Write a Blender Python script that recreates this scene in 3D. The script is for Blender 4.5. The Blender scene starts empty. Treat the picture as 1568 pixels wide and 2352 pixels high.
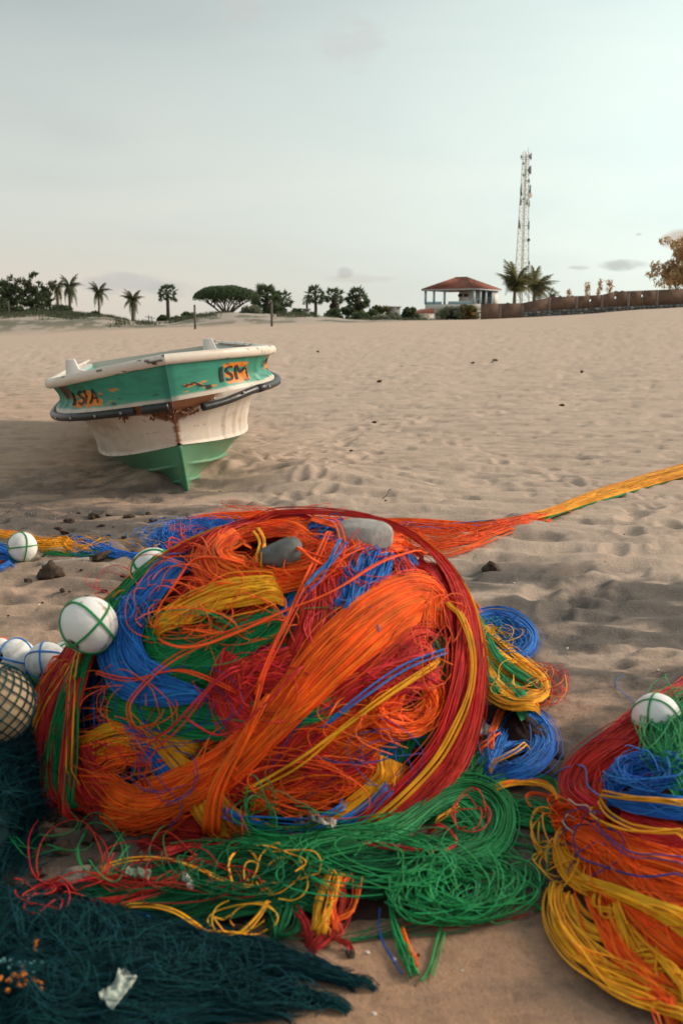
import bpy, math, random
import numpy as np
from mathutils import Vector, Matrix, noise as mnoise
random.seed(7); rng = np.random.default_rng(11)
R = math.radians
SC = bpy.context.scene
COL = SC.collection

# ------------------------------------------------------------------ camera, sky, sun, exposure
F = 2287.0; PITCH = math.atan((1176-745)/F); CAMZ = 1.3
cam_d = bpy.data.cameras.new('camera'); cam = bpy.data.objects.new('camera', cam_d); COL.objects.link(cam)
cam.location = (0, 0, CAMZ); cam.rotation_euler = (R(90)-PITCH, 0, 0)
cam_d.sensor_fit = 'VERTICAL'; cam_d.sensor_height = 36; cam_d.sensor_width = 24; cam_d.lens = F/2352*36
cam_d.clip_start = 0.05; cam_d.clip_end = 9000
cam_d.dof.use_dof = True; cam_d.dof.focus_distance = 6.0; cam_d.dof.aperture_fstop = 4.2
SC.camera = cam
SUN_AZ, SUN_EL = R(76), R(27)          # azimuth to the right of the view direction (+Y)
W = bpy.data.worlds.new('World'); SC.world = W; W.use_nodes = True
def build_world():
    nt = W.node_tree; nt.nodes.clear(); N = nt.nodes.new; L = nt.links.new
    out = N('ShaderNodeOutputWorld'); bg = N('ShaderNodeBackground'); L(bg.outputs[0], out.inputs[0])
    bg.inputs['Strength'].default_value = 0.1
    sky = N('ShaderNodeTexSky'); sky.sky_type = 'NISHITA'; sky.sun_disc = False
    sky.sun_elevation = SUN_EL; sky.sun_rotation = SUN_AZ; sky.dust_density = 4; sky.air_density = 1.0
    tc = N('ShaderNodeTexCoord'); sep = N('ShaderNodeSeparateXYZ'); L(tc.outputs['Generated'], sep.inputs[0])
    def math_(op, a, b=None, clamp=False):
        n = N('ShaderNodeMath'); n.operation = op; n.use_clamp = clamp
        for i, v in enumerate((a, b)):
            if v is None: continue
            if isinstance(v, (int, float)): n.inputs[i].default_value = v
            else: L(v, n.inputs[i])
        return n.outputs[0]
    def ramp(fac, stops, interp='EASE'):
        n = N('ShaderNodeValToRGB'); n.color_ramp.interpolation = interp
        e = n.color_ramp.elements
        while len(e) < len(stops): e.new(0.5)
        for el, (p, c) in zip(e, stops): el.position = p; el.color = (*c, 1)
        L(fac, n.inputs[0]); return n.outputs[0]
    def mix(fac, a, b, mode='MIX'):
        n = N('ShaderNodeMix'); n.data_type = 'RGBA'; n.blend_type = mode
        for k, v in ((0, fac), (6, a), (7, b)):
            if isinstance(v, (int, float)): n.inputs[k].default_value = v
            elif isinstance(v, tuple): n.inputs[k].default_value = (*v, 1)
            else: L(v, n.inputs[k])
        return n.outputs[2]
    z = math_('MAXIMUM', sep.outputs[2], 0.0)
    base = ramp(z, [(0.0, (.70, .62, .53)), (.035, (.70, .645, .56)), (.10, (.665, .68, .62)), (.19, (.60, .64, .605)), (.30, (.45, .505, .49)), (.6, (.46, .51, .50)), (1, (.46, .51, .50))], 'LINEAR')
    def dirdot(az, el):
        n = N('ShaderNodeVectorMath'); n.operation = 'DOT_PRODUCT'; L(tc.outputs['Generated'], n.inputs[0])
        n.inputs[1].default_value = (math.sin(R(az))*math.cos(R(el)), math.cos(R(az))*math.cos(R(el)), math.sin(R(el)))
        return n.outputs['Value']
    g = math_('POWER', math_('MAXIMUM', dirdot(27, 8), 0.0), 9.5)
    col = mix(math_('MULTIPLY', g, 1.0, True), base, (.90, 1.05, .99))
    # warm band close to the horizon below the glow
    low = math_('POWER', math_('SUBTRACT', 1.0, math_('MINIMUM', math_('MULTIPLY', z, 9.0), 1.0)), 2.0)
    g2 = math_('MULTIPLY', math_('POWER', math_('MAXIMUM', dirdot(28, 1), 0.0), 40.0), low)
    col = mix(math_('MULTIPLY', g2, .8, True), col, (1.0, .86, .66))
    # soft high cloud
    mp = N('ShaderNodeMapping'); mp.inputs['Scale'].default_value = (1.6, 1.6, 7.0); mp.inputs['Rotation'].default_value = (0.12, 0.1, 0)
    L(tc.outputs['Generated'], mp.inputs[0])
    no = N('ShaderNodeTexNoise'); no.inputs['Scale'].default_value = 1.6; no.inputs['Detail'].default_value = 7; no.inputs['Roughness'].default_value = .48
    no.inputs['Distortion'].default_value = .4
    L(mp.outputs[0], no.inputs['Vector'])
    cl = ramp(no.outputs['Fac'], [(.32, (.93, .935, .94)), (.5, (1, 1, 1)), (.70, (1.07, 1.04, 1.02))], 'LINEAR')
    col = mix(1.0, col, cl, 'MULTIPLY')
    # a few small low clouds, each a noisy ellipse in direction space
    mp2 = N('ShaderNodeMapping'); mp2.inputs['Scale'].default_value = (18, 18, 45); L(tc.outputs['Generated'], mp2.inputs[0])
    n2 = N('ShaderNodeTexNoise'); n2.inputs['Scale'].default_value = 1.4; n2.inputs['Detail'].default_value = 6; L(mp2.outputs[0], n2.inputs['Vector'])
    for (u, v, wu, hv, c, s) in [(300, 652, 110, 30, (.50, .51, .51), .55), (398, 665, 70, 24, (.56, .55, .53), .5), (790, 625, 22, 14, (.50, .49, .47), .55),
                                 (1432, 609, 62, 13, (.50, .53, .50), .75), (1325, 615, 30, 6, (.55, .57, .53), .6), (1560, 547, 42, 22, (.60, .50, .42), .85), (1466, 538, 8, 4, (.6, .62, .58), .6),
                                 (550, 40, 60, 40, (.60, .57, .55), .35), (800, 95, 80, 50, (.60, .58, .56), .35), (820, 640, 90, 10, (.60, .55, .50), .3)]:
        dx, dy = (u-784)/F, -(v-1176)/F
        d = Vector((dx, math.cos(PITCH)+dy*math.sin(PITCH), -math.sin(PITCH)+dy*math.cos(PITCH))).normalized()
        right = Vector((d.y, -d.x, 0)).normalized(); upv = right.cross(d)
        def dv(v3):
            n = N('ShaderNodeVectorMath'); n.operation = 'DOT_PRODUCT'; L(tc.outputs['Generated'], n.inputs[0]); n.inputs[1].default_value = v3; return n.outputs['Value']
        a = math_('POWER', math_('ABSOLUTE', math_('MULTIPLY', dv(right), F/wu)), 2.0)
        b = math_('POWER', math_('ABSOLUTE', math_('MULTIPLY', math_('SUBTRACT', dv(upv), 0.0), F/hv)), 2.0)
        front = math_('GREATER_THAN', dv(d), 0.5)
        e = math_('SUBTRACT', 1.25, math_('ADD', a, b))
        m = math_('ADD', e, math_('MULTIPLY', math_('SUBTRACT', n2.outputs['Fac'], .55), 3.2), True)
        sm = N('ShaderNodeMapRange'); sm.interpolation_type = 'SMOOTHSTEP'; L(m, sm.inputs[0])
        col = mix(math_('MULTIPLY', math_('MULTIPLY', sm.outputs[0], s), front), col, c)
    ten = mix(1.0, col, (10., 10., 10.), 'MULTIPLY')
    fin = mix(0.12, ten, sky.outputs[0])
    L(fin, bg.inputs['Color'])
build_world()
sun_d = bpy.data.lights.new('sun', 'SUN'); sun = bpy.data.objects.new('sun', sun_d); COL.objects.link(sun)
sun_d.energy = 3.4; sun_d.angle = R(22); sun_d.color = (1.0, .84, .68)
sd = Vector((math.sin(SUN_AZ)*math.cos(SUN_EL), math.cos(SUN_AZ)*math.cos(SUN_EL), math.sin(SUN_EL)))
sun.rotation_euler = (-sd).to_track_quat('-Z', 'Y').to_euler()
SC.view_settings.view_transform = 'Standard'; SC.view_settings.look = 'None'
SC.view_settings.gamma = 1; SC.view_settings.exposure = .12; SC.view_settings.use_curve_mapping = False

# ------------------------------------------------------------------ helpers
def ray(u, v):
    u = np.asarray(u, float); v = np.asarray(v, float)
    dx = (u-784)/F; dy = -(v-1176)/F
    return np.stack([dx, math.cos(PITCH)+dy*math.sin(PITCH), -math.sin(PITCH)+dy*math.cos(PITCH)], -1)
CAM = np.array([0, 0, CAMZ])
def at(u, v, Y):
    d = ray(u, v); return CAM + d*(Y/d[..., 1])[..., None] if d.ndim > 1 else CAM + d*(Y/d[1])
def uv_of(x, y, z):
    q = np.array([x, y, z]) - CAM
    dep = q[1]*math.cos(PITCH) - q[2]*math.sin(PITCH); up = q[1]*math.sin(PITCH)+q[2]*math.cos(PITCH)
    return 784+F*q[0]/dep, 1176-F*up/dep

def _h(ix, iy, s):
    n = (ix.astype(np.int64)*374761393 + iy.astype(np.int64)*668265263 + s*974634777) & 0x7fffffff
    n = ((n ^ (n >> 13))*1274126177) & 0x7fffffff
    return ((n ^ (n >> 16)) & 0xffff)/65535.0
def vn(x, y, s=0):
    x = np.asarray(x, float); y = np.asarray(y, float)
    ix = np.floor(x); iy = np.floor(y); fx = x-ix; fy = y-iy
    ix = ix.astype(np.int64); iy = iy.astype(np.int64)
    fx = fx*fx*fx*(fx*(fx*6-15)+10); fy = fy*fy*fy*(fy*(fy*6-15)+10)
    a = _h(ix, iy, s); b = _h(ix+1, iy, s); c = _h(ix, iy+1, s); d = _h(ix+1, iy+1, s)
    return (a*(1-fx)+b*fx)*(1-fy)+(c*(1-fx)+d*fx)*fy
def fbm(x, y, s=0, o=4, g=.5):
    t = 0; a = 1; n = 0
    for i in range(o):
        c, q = math.cos(i*1.1), math.sin(i*1.1)
        t = t + a*vn((x*c-y*q)*2**i+i*7.3, (x*q+y*c)*2**i-i*3.1, s+i); n += a; a *= g
    return t/n
def sst(a, b, x):
    t = np.clip((np.asarray(x, float)-a)/(b-a), 0, 1); return t*t*(3-2*t)

def mesh_from(name, V, Fc, mat=None, parent=None, smooth=False, cols=None, uv=None):
    """V (n,3); Fc (m,3|4) int array or list of those"""
    V = np.asarray(V, np.float32).reshape(-1, 3)
    Fs = Fc if isinstance(Fc, list) else [Fc]
    Fs = [np.asarray(f, np.int32) for f in Fs if len(f)]
    me = bpy.data.meshes.new(name)
    me.vertices.add(len(V)); me.vertices.foreach_set('co', V.ravel())
    nl = sum(f.size for f in Fs); npoly = sum(len(f) for f in Fs)
    me.loops.add(nl); me.loops.foreach_set('vertex_index', np.concatenate([f.ravel() for f in Fs]))
    me.polygons.add(npoly)
    tot = np.concatenate([np.full(len(f), f.shape[1], np.int32) for f in Fs])
    st = np.concatenate([[0], np.cumsum(tot)[:-1]]).astype(np.int32)
    me.polygons.foreach_set('loop_start', st)
    try: me.polygons.foreach_set('loop_total', tot)
    except Exception: pass
    if smooth: me.polygons.foreach_set('use_smooth', np.ones(npoly, bool))
    me.update(calc_edges=True)
    if cols is not None:
        ca = me.color_attributes.new('Col', 'FLOAT_COLOR', 'POINT')
        c4 = np.ones((len(V), 4), np.float32); c4[:, :cols.shape[1]] = cols; ca.data.foreach_set('color', c4.ravel())
    o = bpy.data.objects.new(name, me); COL.objects.link(o)
    if mat: me.materials.append(mat)
    if parent: o.parent = parent
    return o
def tag(o, label=None, cat=None, group=None, kind=None):
    if label: o['label'] = label
    if cat: o['category'] = cat
    if group: o['group'] = group
    if kind: o['kind'] = kind
    return o
def empty(name, loc, label=None, cat=None, group=None):
    o = bpy.data.objects.new(name, None); COL.objects.link(o); o.location = tuple(loc); o.empty_display_size = .2
    return tag(o, label, cat, group)
class MB:
    def __init__(s): s.V = []; s.F4 = []; s.F3 = []; s.n = 0
    def add(s, V, F4=(), F3=()):
        V = np.asarray(V, float).reshape(-1, 3)
        if len(F4): s.F4.append(np.asarray(F4, int)+s.n)
        if len(F3): s.F3.append(np.asarray(F3, int)+s.n)
        s.V.append(V); s.n += len(V); return s
    def box(s, c, d, rot=None):
        x, y, z = np.array(d)/2.0
        v = np.array([[-x,-y,-z],[x,-y,-z],[x,y,-z],[-x,y,-z],[-x,-y,z],[x,-y,z],[x,y,z],[-x,y,z]])
        if rot is not None: v = v @ np.array(rot.to_3x3() if hasattr(rot, 'to_3x3') else rot).T
        return s.add(v+np.array(c), [[0,3,2,1],[4,5,6,7],[0,1,5,4],[1,2,6,5],[2,3,7,6],[3,0,4,7]])
    def bar(s, a, b, r, r2=None, sides=6):
        return s.tube([a, b], [r, r if r2 is None else r2], sides)
    def tube(s, P, r, sides=6, caps=True):
        P = np.asarray(P, float); k = len(P); r = np.broadcast_to(np.asarray(r, float), (k,))
        T = np.gradient(P, axis=0); T /= np.linalg.norm(T, axis=1)[:, None]+1e-12
        n = np.cross(T[0], [0, 0, 1.]);
        if np.linalg.norm(n) < .1: n = np.cross(T[0], [1., 0, 0])
        n /= np.linalg.norm(n); V = []
        for i in range(k):
            n = n - T[i]*np.dot(n, T[i]); n /= np.linalg.norm(n)+1e-12; b = np.cross(T[i], n)
            a = np.arange(sides)*2*math.pi/sides
            V.append(P[i]+r[i]*(np.cos(a)[:, None]*n+np.sin(a)[:, None]*b))
        V = np.concatenate(V); i = np.arange(k-1)[:, None]*sides; j = np.arange(sides)[None]; j2 = (j+1) % sides
        Fq = np.stack([i+j, i+j2, i+sides+j2, i+sides+j], -1).reshape(-1, 4)
        F3 = []
        if caps:
            V = np.concatenate([V, P[:1], P[-1:]]); m = k*sides
            for q in range(sides):
                F3.append([m, (q+1) % sides, q]); F3.append([m+1, (k-1)*sides+q, (k-1)*sides+(q+1) % sides])
        return s.add(V, Fq, F3)
    def build(s, name, mat=None, parent=None, smooth=False, **k):
        Fs = []
        if s.F4: Fs.append(np.concatenate(s.F4))
        if s.F3: Fs.append(np.concatenate(s.F3))
        return mesh_from(name, np.concatenate(s.V), Fs, mat, parent, smooth, **k)
def catmull(P, n):
    P = np.asarray(P, float)
    if len(P) == 2: return P[0]+(P[1]-P[0])*np.linspace(0, 1, n)[:, None]
    Q = np.vstack([2*P[0]-P[1], P, 2*P[-1]-P[-2]])
    L_ = np.concatenate([[0], np.cumsum(np.linalg.norm(np.diff(P[:, :min(3, P.shape[1])], axis=0), axis=1))]); t = np.linspace(0, L_[-1], n)
    i = np.clip(np.searchsorted(L_, t, 'right')-1, 0, len(P)-2); f = ((t-L_[i])/(L_[i+1]-L_[i]+1e-9))[:, None]
    p0, p1, p2, p3 = Q[i], Q[i+1], Q[i+2], Q[i+3]
    return .5*((2*p1)+(-p0+p2)*f+(2*p0-5*p1+4*p2-p3)*f**2+(-p0+3*p1-3*p2+p3)*f**3)

# ------------------------------------------------------------------ materials
def mat_plain(name, col, rough=.6, noise=0.0, nscale=20, bump=0.0, bscale=60, spec=.4, island=0.0, attr=False, col2=None, trans=0, hue=0.0):
    m = bpy.data.materials.new(name); m.use_nodes = True; nt = m.node_tree; N = nt.nodes.new; L = nt.links.new
    p = nt.nodes['Principled BSDF']; p.inputs['Roughness'].default_value = rough; p.inputs['Specular IOR Level'].default_value = spec
    tc = N('ShaderNodeTexCoord')
    if attr:
        a = N('ShaderNodeVertexColor'); a.layer_name = 'Col'; c = a.outputs[0]
    else:
        a = N('ShaderNodeRGB'); a.outputs[0].default_value = (*col, 1); c = a.outputs[0]
    if noise or col2:
        n = N('ShaderNodeTexNoise'); n.inputs['Scale'].default_value = nscale; n.inputs['Detail'].default_value = 6; n.inputs['Roughness'].default_value = .6
        L(tc.outputs['Object'], n.inputs['Vector'])
        mr = N('ShaderNodeMapRange'); mr.inputs[1].default_value = .3; mr.inputs[2].default_value = .7
        L(n.outputs['Fac'], mr.inputs[0])
        if col2:
            mx = N('ShaderNodeMix'); mx.data_type = 'RGBA'; L(mr.outputs[0], mx.inputs[0]); L(c, mx.inputs[6]); mx.inputs[7].default_value = (*col2, 1); c = mx.outputs[2]
        else:
            mr.inputs[3].default_value = 1-noise; mr.inputs[4].default_value = 1+noise
            mx = N('ShaderNodeMix'); mx.data_type = 'RGBA'; mx.blend_type = 'MULTIPLY'; mx.inputs[0].default_value = 1; L(c, mx.inputs[6]); L(mr.outputs[0], mx.inputs[7]); c = mx.outputs[2]
    if island:
        g = N('ShaderNodeNewGeometry'); hs = N('ShaderNodeHueSaturation')
        mr = N('ShaderNodeMapRange'); mr.inputs[3].default_value = 1-island; mr.inputs[4].default_value = 1+island
        L(g.outputs['Random Per Island'], mr.inputs[0]); L(mr.outputs[0], hs.inputs['Value'])
        if hue:
            w = N('ShaderNodeTexWhiteNoise'); w.noise_dimensions = '1D'; L(g.outputs['Random Per Island'], w.inputs['W'])
            mh = N('ShaderNodeMapRange'); mh.inputs[3].default_value = .5-hue; mh.inputs[4].default_value = .5+hue; L(w.outputs['Value'], mh.inputs[0]); L(mh.outputs[0], hs.inputs['Hue'])
        L(c, hs.inputs['Color']); c = hs.outputs[0]
    L(c, p.inputs['Base Color'])
    if bump:
        n = N('ShaderNodeTexNoise'); n.inputs['Scale'].default_value = bscale; n.inputs['Detail'].default_value = 5; L(tc.outputs['Object'], n.inputs['Vector'])
        b = N('ShaderNodeBump'); b.inputs['Strength'].default_value = 1.0; b.inputs['Distance'].default_value = bump
        L(n.outputs['Fac'], b.inputs['Height']); L(b.outputs[0], p.inputs['Normal'])
    if trans:
        p.inputs['Transmission Weight'].default_value = trans
    return m
TW = {
 'O': mat_plain('orange_twine', (.92, .125, .008), .65, noise=.26, nscale=10, island=.33, hue=.012, spec=.3),
 'R': mat_plain('red_twine', (.60, .022, .016), .6, noise=.26, nscale=10, island=.3, hue=.01, spec=.3),
 'G': mat_plain('green_twine', (.010, .25, .075), .6, noise=.26, nscale=10, island=.32, hue=.012, spec=.3),
 'B': mat_plain('blue_twine', (.018, .165, .56), .6, noise=.26, nscale=10, island=.32, hue=.015, spec=.3),
 'Y': mat_plain('yellow_twine', (.86, .40, .014), .65, noise=.26, nscale=10, island=.28, hue=.015, spec=.3),
 'T': mat_plain('dark_teal_twine', (.007, .048, .058), .8, island=.7, hue=.03, spec=.12),
 'b': mat_plain('thin_blue_twine', (.012, .06, .26), .6, island=.3, spec=.15),
 'g': mat_plain('dark_green_twine', (.006, .115, .042), .75, island=.4, hue=.015, spec=.2),  # darker copy of the green twine, for the foot of the heap
 'r': mat_plain('dark_red_twine', (.34, .016, .013), .7, island=.4, hue=.01, spec=.2),  # darker copy of the red twine, for the foot of the heap
 'W': mat_plain('white_twine', (.6, .58, .52), .7, island=.2),
}
CN = {'b': 'dark blue', 'g': 'green', 'r': 'red', 'O': 'orange', 'R': 'red', 'G': 'green', 'B': 'blue', 'Y': 'yellow', 'T': 'dark teal', 'W': 'white'}
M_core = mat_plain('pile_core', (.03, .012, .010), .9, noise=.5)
M_foam = mat_plain('foam', (.80, .80, .77), .75, noise=.05, nscale=8, bump=.0015, bscale=70, attr=True)
M_hole = mat_plain('hole_black', (.012, .012, .013), .6)
M_stone = mat_plain('grey_stone', (.26, .25, .235), .85, noise=.3, nscale=14, bump=.006, bscale=40)
M_clod = mat_plain('brown_clod', (.062, .040, .027), .95, noise=.5, nscale=30, bump=.006, bscale=60)
M_shell = mat_plain('shell', (.72, .66, .58), .6, island=.3)

# ------------------------------------------------------------------ ground
US = np.array([-3000, -400, 0, 150, 300, 450, 560, 700, 900, 1000, 1100, 1190, 1333, 1457, 1568, 1900, 4500.])
VE = np.array([790, 785, 773, 765, 757, 753, 750, 745, 739, 737, 735.5, 731.5, 724, 714, 709, 697, 690.])     # where the bare beach ends
UC = np.array([-3000, -400, 0, 60, 120, 180, 250, 300, 350, 400, 450, 500, 540, 600, 680, 740, 800, 900, 1000, 1100, 1190, 1333, 1457, 1568, 1900, 4500.])
VC = np.array([740, 724, 726, 722, 721, 724, 731, 739, 741, 739, 733, 725, 723, 726, 725, 732, 738, 738, 736, 734.5, 730.5, 723, 713, 708, 696, 690.])   # dune crest behind it
def ground_base(x, y):
    x = np.asarray(x, float); y = np.asarray(y, float)
    yy = np.maximum(y, 1.0)
    u = 784+F*(x/yy)/math.cos(PITCH)*.985
    h1 = 1.3+(745-np.interp(u, US, VE))/F*70; h2 = 1.3+(745-np.interp(u, UC, VC))/F*81
    t = np.clip((y-11)/59, 0, 1); prof = t*t*(3-2*t)*.45+t**1.15*.55
    z = h1*prof
    z = z+(h2-h1)*sst(68, 80, y)
    z = z+(1.25-h2)*sst(88, 112, y)
    return z
BOAT = None
_pr = np.random.default_rng(99); PRINTS = []
for (x0, y0, x1, y1, n_) in [(-.95, 8.6, 1.0, 14.0, 22), (-.3, 7.0, .2, 11.0, 16), (2.6, 6.2, 1.0, 12.0, 20), (.9, 4.4, 3.2, 8.5, 18), (-3.2, 6.2, -.6, 5.2, 14), (3.4, 5.2, 5.5, 12, 18)]:
    for i_ in range(n_):
        f_ = i_/(n_-1); a_ = math.atan2(y1-y0, x1-x0); o_ = .11*(1 if i_ % 2 else -1)
        PRINTS.append((x0+(x1-x0)*f_-math.sin(a_)*o_+_pr.normal(0, .06), y0+(y1-y0)*f_+math.cos(a_)*o_+_pr.normal(0, .06), a_+_pr.normal(0, .25), _pr.uniform(.8, 1.2)))
def footprints(x, y):
    z = np.zeros_like(x)
    for (px, py, a, s_) in PRINTS:
        m = (np.abs(x-px) < .5) & (np.abs(y-py) < .5)
        if not m.any(): continue
        dx, dy = x[m]-px, y[m]-py; u = (math.cos(a)*dx+math.sin(a)*dy)/(.13*s_); v = (-math.sin(a)*dx+math.cos(a)*dy)/(.060*s_); q = u*u+v*v
        z[m] += -.026*s_*np.exp(-q**1.5)+.009*np.exp(-((np.sqrt(q)-1.5)/.4)**2)
    return z
def ground_z(x, y, detail=True):
    x = np.asarray(x, float); y = np.asarray(y, float)
    z = ground_base(x, y)
    k = np.clip(1.0, 0, 1)
    near = 1-sst(60, 110, y)
    z = z + near*(.075*(fbm(x/2.6, y/2.0, 5, 3)-.5)*sst(1.5, 7, y) + .05*(fbm(x/.9, y/.7, 9, 3)-.5)*sst(3.8, 7, y)*(1-sst(25, 60, y)))
    dz = sst(70, 76, y)*(1-sst(90, 100, y))*sst(1000, 850, 784+F*x/np.maximum(y, 1))
    z = z + dz*(.5*(fbm(x/3.5, y/3.5, 21, 4)-.5))
    # drift of sand round the boat's bow
    bx, by = -1.15, 7.7
    z = z + .13*np.exp(-(((x-bx-.95)/.62)**2+((y-by-.5)/.5)**2)) + .20*np.exp(-(((x-bx+.1)/.7)**2+((y-by-1.3)/.6)**2))
    z = z + .10*np.exp(-(((x-bx+.45)/.28)**2+((y-by-.5)/.35)**2)) - .05*np.exp(-(((x-bx-.25)/.22)**2+((y-by-.18)/.18)**2))
    if detail:
        # wind ripples and trampled hollows
        fade = sst(2.2, 4.0, y)*(1-sst(38, 70, y))
        w = x*.22+y+.35*fbm(x/.8, y/.8, 31, 2)
        rip = np.sin(w*2*math.pi/.30+2.5*fbm(x/.9, y/.6, 33, 3))*.011
        z = z + fade*rip*sst(.32, .58, fbm(x/2.3, y/1.8, 37, 2))
        hol = fbm(x/.30, y/.20, 41, 3); z = z - fade*.034*sst(.56, .78, hol) + fade*.010*sst(.52, .25, hol)
        hol = fbm(x/.13, y/.10, 43, 3); z = z - (.25+.75*fade)*.010*sst(.56, .78, hol)
        z = z + (.0045*(fbm(x/.05, y/.05, 47, 3)-.5))*(1-sst(8, 14, y))
        z = z + footprints(x, y)
        # big soft waves of trampled sand on the right
        m = sst(.5, 1.6, x)*sst(3.0, 3.7, y)*(1-sst(6.0, 8.0, y)); z = z + m*.022*(fbm(x/.45, y/.24, 51, 2)-.5)*2
    return z
def G(u, v):
    """point on the ground under pixel"""
    d = ray(u, v); y = 3.0
    s = np.linspace(.8, 120, 6000); p = CAM+d*s[:, None]; h = p[:, 2]-ground_z(p[:, 0], p[:, 1], False)
    i = np.argmax(h < 0)
    if h[i] >= 0: return p[-1]
    a, b = s[i-1], s[i]
    for _ in range(14):
        m = (a+b)/2; q = CAM+d*m
        if q[2] < ground_z(q[0], q[1], False): b = m
        else: a = m
    return CAM+d*b
def build_ground():
    # rows dense near the camera, growing with distance; columns fan out with distance
    vs = np.concatenate([np.linspace(2900, 1250, 430), np.linspace(1246, 780, 330)])
    ang = PITCH+np.arctan((vs-1176)/F); ys = CAMZ/np.tan(ang)
    ys = ys[ys < 40]; far = 40*np.exp(np.linspace(0, math.log(120/40.), 110))[1:]; vfar = 120*np.exp(np.linspace(0, math.log(20), 26))[1:]
    back = np.array([-60, -25, -10, -4, -1.5, -.3]); back = back[back < ys[0]-.2]
    ys = np.concatenate([back, ys, far, vfar])
    a = np.concatenate([[-60, -18, -6, -2.5, -1.4, -.9, -.7, -.55], np.linspace(-.47, .47, 430), [.55, .7, .9, 1.4, 2.5, 6, 18, 60]])
    sx = np.maximum(ys, .8)+.25
    X = np.clip(a[None, :]*sx[:, None], -2400, 2400)+a[None, :]*.01; Y = np.repeat(ys[:, None], len(a), 1)
    Z = ground_z(X, Y)
    Z = np.where(Y < 1.2, ground_z(X, np.full_like(Y, 1.2), False)*0+0.0*Z, Z)
    n, m = X.shape; i = np.arange(n-1)[:, None]*m; j = np.arange(m-1)[None]
    Fq = np.stack([i+j, i+j+1, i+m+j+1, i+m+j], -1).reshape(-1, 4)
    x, y = X.ravel(), Y.ravel()
    sand = np.array([.56, .43, .34]); grey = np.array([.43, .355, .29]); orange = np.array([.48, .275, .16]); dark = np.array([.10, .094, .088])
    lf = fbm(x/1.7, y/1.4, 61, 4)[:, None]
    c = sand*(1-.25*lf)+grey*.25*lf
    # foreground sand is coarser and more orange, with shell grit
    nearm = (1-sst(2.4, 4.2, y))[:, None]; lef = ((1-sst(-1.6, -.2, x/np.maximum(y, 1)*6))*(1-sst(8, 30, y)))[:, None]
    c = c*(1-np.clip(nearm+.45*lef, 0, 1)*.85)+orange*np.clip(nearm+.45*lef, 0, 1)*.85
    # black mineral sand lying in streaks
    def blob(cx, cy, rx, ry): return np.exp(-(((x-cx)/rx)**2+((y-cy)/ry)**2))
    reg = .62*blob(-1.9, 7.5, 1.3, 1.5)+.5*blob(-1.9, 6.3, 1.4, .7)+2.2*blob(.74, 3.15, .30, .75)+.8*blob(1.05, 3.3, .3, .5)+1.3*blob(1.2, 4.0, .5, .5)+.9*blob(1.45, 4.6, .8, .5)+.6*blob(.8, 5.0, .5, .3)+.35*blob(2.2, 4.6, .8, .8)+.45*blob(-1.5, 4.6, .8, .9)+.35*blob(.75, 1.75, .2, .16)+.3*blob(.4, 1.95, .3, .25)+2.2*blob(-.68, 2.33, .42, .28)+1.4*blob(-.1, 2.2, .7, .22)+.7*blob(.62, 2.75, .25, .3)+.18
    st = fbm((x+.25*y)/.55, (y-.1*x)/.17, 71, 5, .55); st2 = fbm(x/.16, y/.12, 75, 4, .6)
    rg = np.clip(reg, 0, 1); dk = np.clip(sst(.40, .66, st*.72+st2*.28+(rg-.45)*.20)*(.12+.88*rg)*1.05+.10*rg, 0, 1)
    dk = (dk*(1-sst(14, 40, y)))[:, None]*.85
    c = c*(1-dk)+dark*dk
    sp = sst(.60, .74, fbm(x/.035, y/.035, 81, 2))[:, None]*(1-sst(2.5, 7, y))[:, None]
    c = c*(1-.16*sp)
    # overgrown dunes at the back
    dn = (sst(68, 74, y)*sst(1000, 850, 784+F*x/np.maximum(y, 1)))[:, None]
    tuft = sst(.48, .60, fbm(x/2.2, y/1.5, 91, 4, .6))[:, None]
    c = c*(1-dn)+dn*(np.array([.42, .36, .30])*(1-tuft*.75)+np.array([.10, .11, .075])*tuft*.75)
    far_ = sst(95, 120, y)[:, None]; c = c*(1-far_)+far_*np.array([.13, .13, .08])
    V = np.stack([x, y, Z.ravel()], -1)
    m_ = bpy.data.materials.new('beach_sand'); m_.use_nodes = True; nt = m_.node_tree; N = nt.nodes.new; L = nt.links.new; p = nt.nodes['Principled BSDF']
    p.inputs['Roughness'].default_value = .95; p.inputs['Specular IOR Level'].default_value = .15
    vc = N('ShaderNodeVertexColor'); vc.layer_name = 'Col'; tc = N('ShaderNodeTexCoord')
    n1 = N('ShaderNodeTexNoise'); n1.inputs['Scale'].default_value = 330; n1.inputs['Detail'].default_value = 3
    n2 = N('ShaderNodeTexNoise'); n2.inputs['Scale'].default_value = 60; n2.inputs['Detail'].default_value = 6; n2.inputs['Roughness'].default_value = .7
    for q in (n1, n2): L(tc.outputs['Object'], q.inputs['Vector'])
    mr = N('ShaderNodeMapRange'); mr.inputs[1].default_value = .25; mr.inputs[2].default_value = .75; mr.inputs[3].default_value = .72; mr.inputs[4].default_value = 1.28; L(n1.outputs['Fac'], mr.inputs[0])
    mr2 = N('ShaderNodeMapRange'); mr2.inputs[1].default_value = .3; mr2.inputs[2].default_value = .7; mr2.inputs[3].default_value = .86; mr2.inputs[4].default_value = 1.12; L(n2.outputs['Fac'], mr2.inputs[0])
    ml = N('ShaderNodeMath'); ml.operation = 'MULTIPLY'; L(mr.outputs[0], ml.inputs[0]); L(mr2.outputs[0], ml.inputs[1])
    mx = N('ShaderNodeMix'); mx.data_type = 'RGBA'; mx.blend_type = 'MULTIPLY'; mx.inputs[0].default_value = 1; L(vc.outputs[0], mx.inputs[6]); L(ml.outputs[0], mx.inputs[7]); L(mx.outputs[2], p.inputs['Base Color'])
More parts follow.
